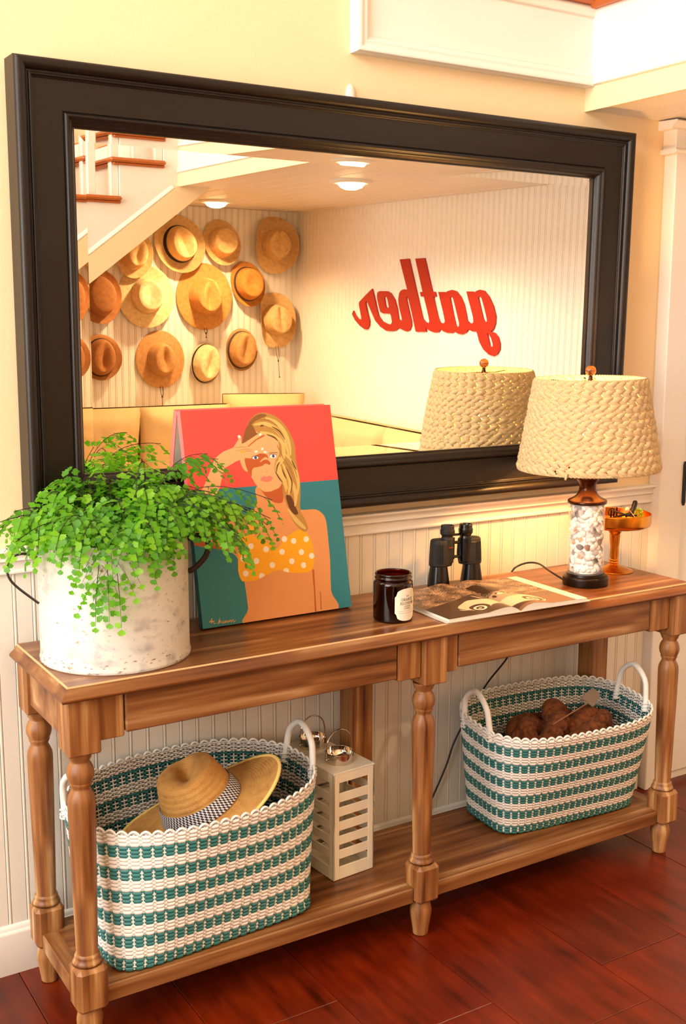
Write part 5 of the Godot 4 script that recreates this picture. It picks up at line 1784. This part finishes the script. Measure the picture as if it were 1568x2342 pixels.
# ---------------------------------------------------------------- hats
# Built with the crown along +y and the front of the hat along +z.
func build_hat(t: Node3D, o: Dictionary) -> void:
	var bw: float = o.bw / 2
	var bh: float = o.bh / 2
	var cw: float = o.cw / 2
	var ch: float = o.ch / 2
	var dep: float = o.depth
	var off: Vector2 = o.get("off", Vector2.ZERO)
	var kind: String = o.kind
	var ripple: float = o.get("ripple", 0.0)
	var segs: int = o.get("segs", 48)
	var rows: int = o.get("rows", 14)
	var m: Material = o.mat
	var brim_y := func(e: Vector2, u: float) -> float:
		var y := 0.0
		match o.get("brim", "flat"):
			"cowboy": y = 0.055 * pow(absf(e.x), 2.2) * u * u - 0.012 * absf(e.y) * u
			"fedora": y = 0.016 * u * u - 0.026 * maxf(e.y, 0.0) * u * u
			"wavy": y = 0.012 * sin(3.0 * atan2(e.y, e.x) + 0.6) * u * u
			"floppy": y = 0.030 * e.x * e.x * u * u - 0.020 * u
			"flat": y = -0.008 * u
		return y
	var crown := PackedVector3Array()
	for j in rows + 1:
		var s := float(j) / rows          # up the wall for 0 .. 0.62, then over the top
		for i in segs + 1:
			var a := -TAU * i / segs
			var e := Vector2(cos(a), sin(a))
			var r := 1.0
			var y := 0.0
			if s < 0.62:
				var u := s / 0.62
				r = 1.0 - 0.13 * u - 0.05 * u * u * u
				y = dep * 0.90 * u
			else:
				var u := (s - 0.62) / 0.38
				r = 0.82 * cos(u * PI / 2)
				y = dep * (0.90 + 0.10 * sin(u * PI / 2))
			var px := e.x * r
			var pz := e.y * r
			if kind == "fedora" or kind == "teardrop":
				var front := clampf(pz * 0.5 + 0.5, 0.0, 1.0)
				px *= 1.0 - 0.30 * front * clampf(s * 1.4, 0, 1)     # pinched towards the front
				var g := exp(-pow(px / 0.20, 2.0)) * exp(-pow((pz + (0.0 if kind == "fedora" else 0.15)) / 0.55, 2.0))
				y -= dep * 0.34 * g * clampf((s - 0.5) * 3.0, 0, 1)
				y -= dep * 0.10 * clampf(-pz, 0, 1) * clampf((s - 0.4) * 2, 0, 1) * (0.5 if kind == "fedora" else 0.0)
			elif kind == "cattle":
				var g := exp(-pow(px / 0.18, 2.0)) * clampf((s - 0.5) * 3.0, 0, 1)
				y -= dep * 0.28 * g * (0.55 + 0.45 * pz)
				px *= 1.0 - 0.34 * clampf(pz, 0, 1) * clampf(s * 1.3, 0, 1)
			elif kind == "telescope":
				y -= dep * 0.16 * exp(-pow(Vector2(px, pz).length() / 0.45, 4.0)) * clampf((s - 0.6) * 4.0, 0, 1)
			elif kind == "creased":
				y -= dep * 0.22 * exp(-pow((px * 0.8 + pz * 0.6) / 0.16, 2.0)) * exp(-pow((pz * 0.8 - px * 0.6) / 0.6, 2.0)) * clampf((s - 0.5) * 3, 0, 1)
			var rp := 1.0 + ripple / maxf(cw, 0.01) * sin(s * dep * 520.0 * 1.3)
			crown.append(Vector3(off.x + px * cw * rp, y + 0.002, off.y + pz * ch * rp))
	var cm := Mb.new()
	cm.grid(crown, segs + 1, rows + 1, true)
	obj("crown", cm, m, t)
	var brim := PackedVector3Array()
	var nr: int = o.get("brim_rows", 7)
	var lay := []
	for j in nr + 1: lay.append([float(j) / nr, 0.0012])
	for j in nr + 1: lay.append([1.0 - float(j) / nr, -0.0012])
	for l in lay:
		for i in segs + 1:
			var a := -TAU * i / segs
			var e := Vector2(cos(a), sin(a))
			var inner := Vector2(off.x + e.x * cw * 0.97, off.y + e.y * ch * 0.97)
			var outer := Vector2(e.x * bw, e.y * bh)
			var sq: float = o.get("square", 0.0)
			if sq > 0.0: outer = Vector2(signf(e.x) * pow(absf(e.x), 1.0 - sq) * bw, signf(e.y) * pow(absf(e.y), 1.0 - sq * 0.6) * bh)
			var p := inner.lerp(outer, l[0])
			var y: float = brim_y.call(e, l[0]) + l[1]
			if ripple > 0.0 and l[1] > 0: y += ripple * sin(l[0] * inner.distance_to(outer) * 900.0)
			brim.append(Vector3(p.x, y, p.y))
	var bm := Mb.new()
	bm.grid(brim, segs + 1, lay.size(), true)
	obj("brim", bm, m, t)
	if o.has("band"):
		var p := PackedVector3Array()
		var bhgt: float = o.get("band_h", 0.026)
		for q in [[0.0, 1.015], [0.0, 1.03], [1.0, 1.03], [1.0, 1.015]]:
			for i in segs + 1:
				var a := -TAU * i / segs
				var u: float = q[0] * bhgt / (dep * 0.90)
				var r: float = (1.0 - 0.13 * u) * q[1]
				var px := cos(a) * r
				var pz := sin(a) * r
				if kind != "telescope" and kind != "round": px *= 1.0 - 0.30 * clampf(pz * 0.5 + 0.5, 0, 1) * clampf(u * 0.62 * 1.4, 0, 1)
				p.append(Vector3(off.x + px * cw, 0.003 + u * dep * 0.90, off.y + pz * ch))
		var b := Mb.new()
		b.grid(p, segs + 1, 4, true)
		for i in b.t.size(): b.t[i] = Vector2(b.t[i].x, clampf((b.t[i].y - 0.33) * 3.0, 0, 1))
		obj("hat_band", b, o.band, t)
	if o.has("binding"):
		var path := PackedVector3Array()
		for i in segs:
			var a := TAU * i / segs
			var e := Vector2(cos(a), sin(a))
			path.append(Vector3(e.x * bw, brim_y.call(e, 1.0), e.y * bh))
		var bd := Mb.new()
		bd.tube(path, 0.0042, 8, true)
		obj("brim_binding", bd, o.binding, t)
	if o.has("cord"):
		var c: float = o.cord
		var q := Mb.new()
		q.tube(curve([Vector3(0.006, -0.002, -bh * 0.93), Vector3(0.010, -0.004, -bh - c * 0.25), Vector3(0.003, -0.004, -bh - c * 0.45)], 5), 0.0016, 6)
		q.tube(curve([Vector3(-0.010, -0.002, -bh * 0.93), Vector3(-0.006, -0.004, -bh - c * 0.25), Vector3(0.001, -0.004, -bh - c * 0.45), Vector3(0.002, -0.004, -bh - c)], 5), 0.0016, 6)
		q.ball(Vector3(0.002, -0.004, -bh - c * 0.45), Vector3(0.005, 0.005, 0.006))
		q.ball(Vector3(0.002, -0.004, -bh - c), Vector3(0.004, 0.004, 0.005))
		obj("chin_cord", q, M.handle_dark, t)

func build_hats() -> void:
	var tan1 := straw(Color(0.90, 0.76, 0.54))
	var pale := straw(Color(0.96, 0.88, 0.70))
	var honey := straw(Color(0.83, 0.61, 0.33))
	var brown := straw(Color(0.72, 0.49, 0.26))
	var orange := straw(Color(0.83, 0.56, 0.24))
	var toast := straw(Color(0.80, 0.61, 0.38))
	var dark := mat(Color(0.07, 0.045, 0.035), 0.7)
	var stripe := mat(Color(0.28, 0.22, 0.20), 0.7)
	# centre on the wall, brim, crown, height of the crown, lean in degrees
	var list := [
		[2.154, 1.869, {"bw": 0.315, "bh": 0.350, "cw": 0.180, "ch": 0.205, "depth": 0.115, "kind": "fedora", "brim": "fedora", "mat": tan1, "band": dark, "band_h": 0.030}, 20.0, "tan fedora with wide black ribbon, beside the stair stringer"],
		[2.436, 1.889, {"bw": 0.238, "bh": 0.285, "cw": 0.158, "ch": 0.172, "depth": 0.105, "kind": "creased", "brim": "fedora", "mat": tan1}, 18.0, "plain tan hat with a slanting crease and no band, top row of the hat wall"],
		[2.809, 1.888, {"bw": 0.300, "bh": 0.358, "cw": 0.165, "ch": 0.185, "depth": 0.105, "kind": "cattle", "brim": "cowboy", "mat": tan1, "square": 0.12}, -4.0, "wide tan straw cowboy hat in the top row, nearest the corner of the room"],
		[1.862, 1.800, {"bw": 0.230, "bh": 0.290, "cw": 0.145, "ch": 0.175, "depth": 0.110, "kind": "teardrop", "brim": "fedora", "mat": tan1}, -12.0, "tan straw hat half hidden behind the sloping stair stringer"],
		[1.640, 1.549, {"bw": 0.270, "bh": 0.326, "cw": 0.165, "ch": 0.225, "depth": 0.115, "kind": "round", "brim": "wavy", "mat": brown}, 8.0, "dark brown hat with a tall oval crown, left of the big pale sun hat"],
		[1.937, 1.553, {"bw": 0.352, "bh": 0.375, "cw": 0.175, "ch": 0.195, "depth": 0.105, "kind": "telescope", "brim": "flat", "mat": pale, "band": pale, "band_h": 0.012}, 0.0, "big pale cream sun hat with a round flat brim, middle row of the hat wall"],
		[2.320, 1.558, {"bw": 0.365, "bh": 0.411, "cw": 0.190, "ch": 0.215, "depth": 0.120, "kind": "teardrop", "brim": "flat", "mat": honey, "cord": 0.045}, 0.0, "largest hat, a honey brown straw one with a pinched crown and short hanging cord"],
		[2.615, 1.640, {"bw": 0.227, "bh": 0.287, "cw": 0.162, "ch": 0.195, "depth": 0.105, "kind": "telescope", "brim": "fedora", "mat": orange, "band": stripe, "band_h": 0.024}, 14.0, "orange brown hat with a striped band, right of the largest hat"],
		[2.818, 1.415, {"bw": 0.243, "bh": 0.352, "cw": 0.165, "ch": 0.190, "depth": 0.110, "kind": "cattle", "brim": "cowboy", "mat": tan1, "square": 0.28, "cord": 0.19}, 3.0, "tan straw cowboy hat with a squared brim and a long hanging chin cord"],
		[1.640, 1.191, {"bw": 0.255, "bh": 0.273, "cw": 0.165, "ch": 0.205, "depth": 0.112, "kind": "teardrop", "brim": "fedora", "mat": brown, "band": dark, "band_h": 0.016}, -6.0, "small brown felt fedora, leftmost in the bottom row of hats"],
		[2.022, 1.174, {"bw": 0.310, "bh": 0.351, "cw": 0.160, "ch": 0.190, "depth": 0.115, "kind": "fedora", "brim": "flat", "mat": toast, "cord": 0.12}, 0.0, "round toasted straw hat with a hanging cord, bottom row, above the sofa"],
		[2.321, 1.146, {"bw": 0.196, "bh": 0.260, "cw": 0.160, "ch": 0.220, "depth": 0.115, "kind": "teardrop", "brim": "fedora", "mat": pale, "band": dark, "band_h": 0.013}, -10.0, "small pale cream hat with a thin dark band and a narrow brim, bottom row"],
		[2.571, 1.228, {"bw": 0.215, "bh": 0.270, "cw": 0.165, "ch": 0.215, "depth": 0.110, "kind": "fedora", "brim": "fedora", "mat": toast, "band": stripe, "band_h": 0.020}, -8.0, "tan woven hat with a thin striped band, bottom row, nearest the corner"],
	]
	for e in list:
		var t := thing("straw_hat", e[4], "hat", Vector3(e[0], e[1], ZF - 0.034), "hats hung on the beadboard wall")
		t.basis = Basis(Vector3(1, 0, 0), Vector3(0, 0, -1), Vector3(0, 1, 0)).rotated(Vector3(0, 0, 1), deg_to_rad(e[3])).rotated(Vector3.UP, 0.08).rotated(Vector3.RIGHT, 0.07)
		var o: Dictionary = e[2]
		o.cw *= 1.10
		o.ch *= 1.08
		build_hat(t, o)
	# the wide straw hat lying in the left basket
	var h := thing("sun_hat", "wide-brimmed straw hat with a navy striped band, lying in the left basket", "hat", Vector3(0.358, SY + 0.268, 0.222))
	var near := straw(Color(0.82, 0.63, 0.36))
	build_hat(h, {"bw": 0.405, "bh": 0.295, "cw": 0.192, "ch": 0.190, "depth": 0.100, "kind": "teardrop", "brim": "floppy", "mat": near, "band": M.ribbon, "band_h": 0.034, "binding": M.binding, "ripple": 0.0006, "segs": 120, "rows": 90, "brim_rows": 84})
	# leaning to the viewer's left and a little towards the viewer
	h.basis = Basis(Vector3(-0.52, 0.0, 0.85).normalized(), 0.40).rotated(Vector3(0.85, 0, 0.52).normalized(), 0.16) * Basis(Vector3.UP, -0.30)
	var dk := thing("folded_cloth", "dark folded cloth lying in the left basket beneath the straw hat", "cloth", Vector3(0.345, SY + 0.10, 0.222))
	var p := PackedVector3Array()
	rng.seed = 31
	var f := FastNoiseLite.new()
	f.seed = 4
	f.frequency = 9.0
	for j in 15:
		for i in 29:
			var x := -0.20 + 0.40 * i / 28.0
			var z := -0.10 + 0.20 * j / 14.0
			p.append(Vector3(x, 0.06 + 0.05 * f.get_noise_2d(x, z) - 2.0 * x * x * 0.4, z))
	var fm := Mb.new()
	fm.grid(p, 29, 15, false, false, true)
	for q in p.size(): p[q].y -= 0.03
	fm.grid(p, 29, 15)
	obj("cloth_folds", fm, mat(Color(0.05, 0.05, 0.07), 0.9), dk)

# ---------------------------------------------------------------- lettering, sofa, ceiling lights
func build_word() -> void:
	var t := thing("word_sign", "red cut-out script letters spelling gather on the white beadboard wall, seen in the mirror", "sign", Vector3(XR - 0.0045, 1.0, 2.0))
	t.basis = Basis(Vector3(0, 0, 1), Vector3.UP, Vector3(-1, 0, 0))
	var shapes := [
		[[295, 610, 240, 610, 226, 603, 215, 612, 187, 619, 151, 614, 110, 585, 72, 538, 50, 490, 51, 451, 65, 424, 83, 411, 52, 407, 24, 387, 8, 356, 8, 325, 25, 302, 52, 291, 91, 296, 136, 319, 170, 354, 188, 388, 199, 409, 230, 408, 254, 413, 271, 421, 279, 460, 257, 449, 238, 447, 227, 456, 232, 481, 253, 525, 276, 569], [[197, 580, 187, 586, 177, 585, 167, 575, 142, 527, 119, 474, 118, 462, 125, 456, 137, 461, 150, 475, 173, 526], [112, 403, 98, 399, 77, 378, 63, 349, 63, 339, 74, 334, 86, 341, 97, 367]]],
		[[539, 606, 480, 606, 473, 601, 459, 610, 421, 617, 383, 611, 343, 583, 312, 544, 295, 504, 279, 460, 257, 449, 254, 413, 265, 420, 282, 402, 315, 390, 348, 391, 387, 403, 399, 394, 442, 393, 477, 398, 512, 412, 526, 427, 514, 446, 492, 440, 475, 444, 471, 455, 487, 495, 516, 556], [[435, 577, 426, 583, 414, 580, 403, 568, 377, 513, 347, 448, 346, 433, 354, 425, 367, 427, 378, 439, 401, 492]]],
		[[761, 784, 674, 786, 594, 608, 568, 606, 557, 582, 582, 580, 559, 525, 533, 469, 514, 446, 508, 411, 524, 394, 555, 391, 591, 395, 639, 409, 680, 444, 675, 462, 653, 447, 630, 439, 614, 440, 611, 451, 625, 487, 669, 580, 697, 581, 707, 605, 682, 605], []],
		[[912, 783, 822, 785, 675, 462, 636, 392, 736, 389, 781, 495, 814, 564, 825, 579, 834, 577, 836, 563, 815, 515, 783, 446, 779, 420, 794, 395, 823, 387, 857, 393, 901, 405, 916, 418, 908, 454, 888, 444, 874, 447, 874, 458, 907, 525, 915, 562, 908, 595, 892, 612, 863, 619, 829, 616, 867, 692], []],
		[[1130, 599, 1110, 608, 1029, 608, 994, 597, 953, 562, 926, 513, 908, 454, 901, 405, 930, 390, 969, 384, 1029, 384, 1091, 405, 1144, 437, 1114, 466, 1072, 436, 1011, 421, 981, 422, 971, 436, 983, 469, 993, 482, 1069, 482, 1095, 491, 1112, 521, 1129, 560, 1134, 582], [[1060, 572, 1048, 579, 1035, 577, 1022, 556, 1007, 520, 1010, 515, 1035, 514, 1046, 528]]],
		[[1188, 621, 1158, 560, 1131, 499, 1114, 466, 1113, 432, 1144, 437, 1188, 486, 1221, 525, 1238, 548, 1254, 548, 1256, 536, 1235, 486, 1209, 435, 1211, 407, 1231, 386, 1258, 385, 1313, 404, 1369, 437, 1403, 471, 1389, 491, 1370, 468, 1336, 446, 1309, 438, 1296, 444, 1298, 456, 1322, 512, 1328, 530, 1324, 544, 1261, 581], []],
	]
	for s in shapes:
		var m := Mb.new()
		var holes := []
		for h in s[1]: holes.append(pv2(h, 0.001))
		m.holed(pv2(s[0], 0.001), holes, 0.001, 0.0098 + 0.0003 * shapes.find(s))
		obj("letter", m, M.red, t)

func pillow(w: float, h: float, d: float, sd: int) -> Mb:   # loose cushion standing in x, y with its middle swelling along z
	var m := Mb.new()
	var f := FastNoiseLite.new()
	f.seed = sd
	f.frequency = 4.0
	for side in [1.0, -1.0]:
		var p := PackedVector3Array()
		for j in 17:
			for i in 21:
				var u := -1.0 + i / 10.0
				var v := -1.0 + j / 8.0
				var sw := pow(maxf(0.0, (1.0 - pow(absf(u), 3.2)) * (1.0 - pow(absf(v), 3.2))), 0.5)
				var pin := 1.0 - 0.045 * (1.0 - absf(v)) * absf(u)
				p.append(Vector3(u * w / 2 * pin, v * h / 2 + 0.012 * f.get_noise_2d(u, 3.0) * sw, side * (0.012 + d / 2 * sw * (1.0 + 0.22 * f.get_noise_2d(u, v)))))
		m.grid(p, 21, 17, false, false, side < 0)
	return m

func build_sofa() -> void:
	var t := thing("sectional_sofa", "yellow slipcovered corner sofa standing under the hats and the red lettering", "sofa", Vector3.ZERO)
	var m := Mb.new()
	m.box(Vector3(2.02, 0.20, 3.60), Vector3(1.80, 0.40, 0.92), 0.03)
	obj("seat_base", m, M.sofa, t)
	m = Mb.new()
	m.box(Vector3(2.48, 0.20, 2.50), Vector3(0.90, 0.40, 1.30), 0.03)
	obj("seat_base", m, M.sofa, t)
	m = Mb.new()
	m.box(Vector3(2.02, 0.615, 3.98), Vector3(1.80, 0.52, 0.17), 0.05)
	obj("sofa_back", m, M.sofa, t)
	m = Mb.new()
	m.box(Vector3(2.87, 0.61, 2.86), Vector3(0.17, 0.50, 2.06), 0.05)
	obj("sofa_back", m, M.sofa, t)
	for e in [[1.12, 3.60], [2.48, 1.86]]:
		m = Mb.new()
		if e[0] < 2: m.box(Vector3(1.13, 0.33, 3.60), Vector3(0.17, 0.64, 0.92), 0.06)
		else: m.box(Vector3(2.48, 0.33, 1.87), Vector3(0.90, 0.64, 0.17), 0.06)
		obj("sofa_arm", m, M.sofa, t)
	for x in [1.47, 2.06]:
		var o := obj("back_cushion", pillow(0.60, 0.50, 0.22, int(x * 10)), M.sofa, t)
		o.transform = Transform3D(Basis(Vector3.RIGHT, 0.16).rotated(Vector3.UP, PI), Vector3(x, 0.672, 3.82))
		var sc := obj("seat_cushion", bx(Vector3(x, 0.46, 3.50), Vector3(0.59, 0.15, 0.66), 0.05), M.sofa, t)
		sc.position.y = 0.0
	var cr := obj("back_cushion", pillow(0.52, 0.56, 0.24, 5), M.sofa, t)
	cr.transform = Transform3D(Basis(Vector3.RIGHT, 0.10).rotated(Vector3.UP, PI + 0.25), Vector3(2.58, 0.695, 3.80))
	obj("seat_cushion", bx(Vector3(2.58, 0.46, 3.50), Vector3(0.42, 0.15, 0.66), 0.05), M.sofa, t)
	for z in [2.25, 2.85]:
		var o := obj("back_cushion", pillow(0.62, 0.48, 0.22, int(z * 10)), M.sofa, t)
		o.transform = Transform3D(Basis(Vector3.RIGHT, 0.14).rotated(Vector3.UP, -PI / 2), Vector3(2.71, 0.655, z))
		obj("seat_cushion", bx(Vector3(2.38, 0.46, z), Vector3(0.66, 0.15, 0.60), 0.05), M.sofa, t)
	# piping seams along the backs
	var s := Mb.new()
	s.tube(PackedVector3Array([Vector3(1.14, 0.862, 3.905), Vector3(2.80, 0.862, 3.905)]), 0.005, 6)
	s.tube(PackedVector3Array([Vector3(2.795, 0.848, 1.85), Vector3(2.795, 0.848, 3.85)]), 0.005, 6)
	obj("piping", s, M.sofa_seam, t)

func build_downlight(x: float, z: float, label: String) -> void:
	var t := thing("recessed_light", label, "ceiling light", Vector3(x, YC, z), "recessed lights in the low ceiling")
	var tr := Mb.new()
	tr.lathe([Vector2(0.072, 0.004), Vector2(0.072, -0.004), Vector2(0.077, -0.011), Vector2(0.094, -0.010), Vector2(0.101, -0.003), Vector2(0.102, 0.004)], 40)
	obj("trim_ring", tr, M.ceiling, t)
	var b := Mb.new()
	b.lathe([Vector2(0.0, -0.040), Vector2(0.026, -0.038), Vector2(0.050, -0.029), Vector2(0.064, -0.014), Vector2(0.070, 0.003), Vector2(0.0, 0.004)], 32)
	var m := mat(Color(1, 0.95, 0.85), 0.5)
	m.emission_enabled = true
	m.emission = Color(1.0, 0.86, 0.62)
	m.emission_energy_multiplier = 7.0
	obj("lamp_lens", b, m, t)
	var l := SpotLight3D.new()
	l.name = "recessed_light_beam"
	l.position = Vector3(0, -0.046, 0)
	l.rotation.x = -PI / 2
	l.spot_angle = 72.0
	l.spot_angle_attenuation = 0.6
	l.light_color = Color(1.0, 0.84, 0.65)
	l.light_energy = SPOT_ENERGY
	l.light_size = 0.05
	l.spot_range = 12.0
	l.spot_attenuation = 2.0
	l.shadow_enabled = true
	t.add_child(l)

# ---------------------------------------------------------------- light
const LAMP_ENERGY := 0.42
const SPOT_ENERGY := 2.6

func window_light(called: String, y: float, z: float, w: float, h: float, energy: float) -> void:
	var l := AreaLight3D.new()
	l.name = called
	add_child(l)
	l.area_size = Vector2(w, h)
	l.area_normalize_energy = true
	l.light_energy = energy
	l.light_color = Color(1.0, 0.975, 0.945)
	l.area_range = 14.0
	l.area_attenuation = 2.0
	l.shadow_enabled = true
	l.position = Vector3(XL - 0.06, y, z)
	l.rotation.y = -PI / 2      # shines along +x, into the room

func _ready() -> void:
	var cam := Camera3D.new()
	cam.name = "camera"
	cam.position = Vector3(-0.6335, 1.4923, 2.4523)
	cam.rotation_degrees = Vector3(-9.432, -31.619, 0.121)
	cam.fov = rad_to_deg(2.0 * atan(1171.0 / 2539.65))
	cam.near = 0.05
	cam.far = 60.0
	add_child(cam)
	cam.current = true
	var env := Environment.new()
	var sky := Sky.new()
	var sm := ProceduralSkyMaterial.new()
	sm.sky_top_color = Color(0.60, 0.72, 0.88)
	sm.sky_horizon_color = Color(0.86, 0.89, 0.93)
	sm.ground_bottom_color = Color(0.42, 0.42, 0.38)
	sm.ground_horizon_color = Color(0.66, 0.67, 0.65)
	sky.sky_material = sm
	env.background_mode = Environment.BG_SKY
	env.sky = sky
	env.background_energy_multiplier = 2.0
	env.tonemap_mode = Environment.TONE_MAPPER_LINEAR
	env.tonemap_exposure = 1.1
	env.sdfgi_enabled = true
	env.ssao_enabled = true
	env.ssil_enabled = true
	var we := WorldEnvironment.new()
	we.name = "world_environment"
	we.environment = env
	add_child(we)
	# daylight through the two windows of the left wall
	window_light("window_daylight", 1.60, 1.55, 2.3, 1.4, 10.5)
	window_light("stair_window_daylight", 3.62, 1.97, 3.1, 1.25, 17.0)

	make_materials()
	build_room()
	build_table()
	build_mirror()
	build_sofa()
	build_word()
	build_downlight(2.21, 2.21, "recessed ceiling light in front of the red lettering, the large one in the mirror")
	build_downlight(2.204, 3.67, "recessed ceiling light near the hat wall, the small one in the mirror")
	build_bucket()
	build_canvas()
	build_candle()
	build_binoculars()
	build_book()
	build_lamp()
	build_goblet()
	build_baskets()
	build_lanterns()
	build_hats()
	build_fern()
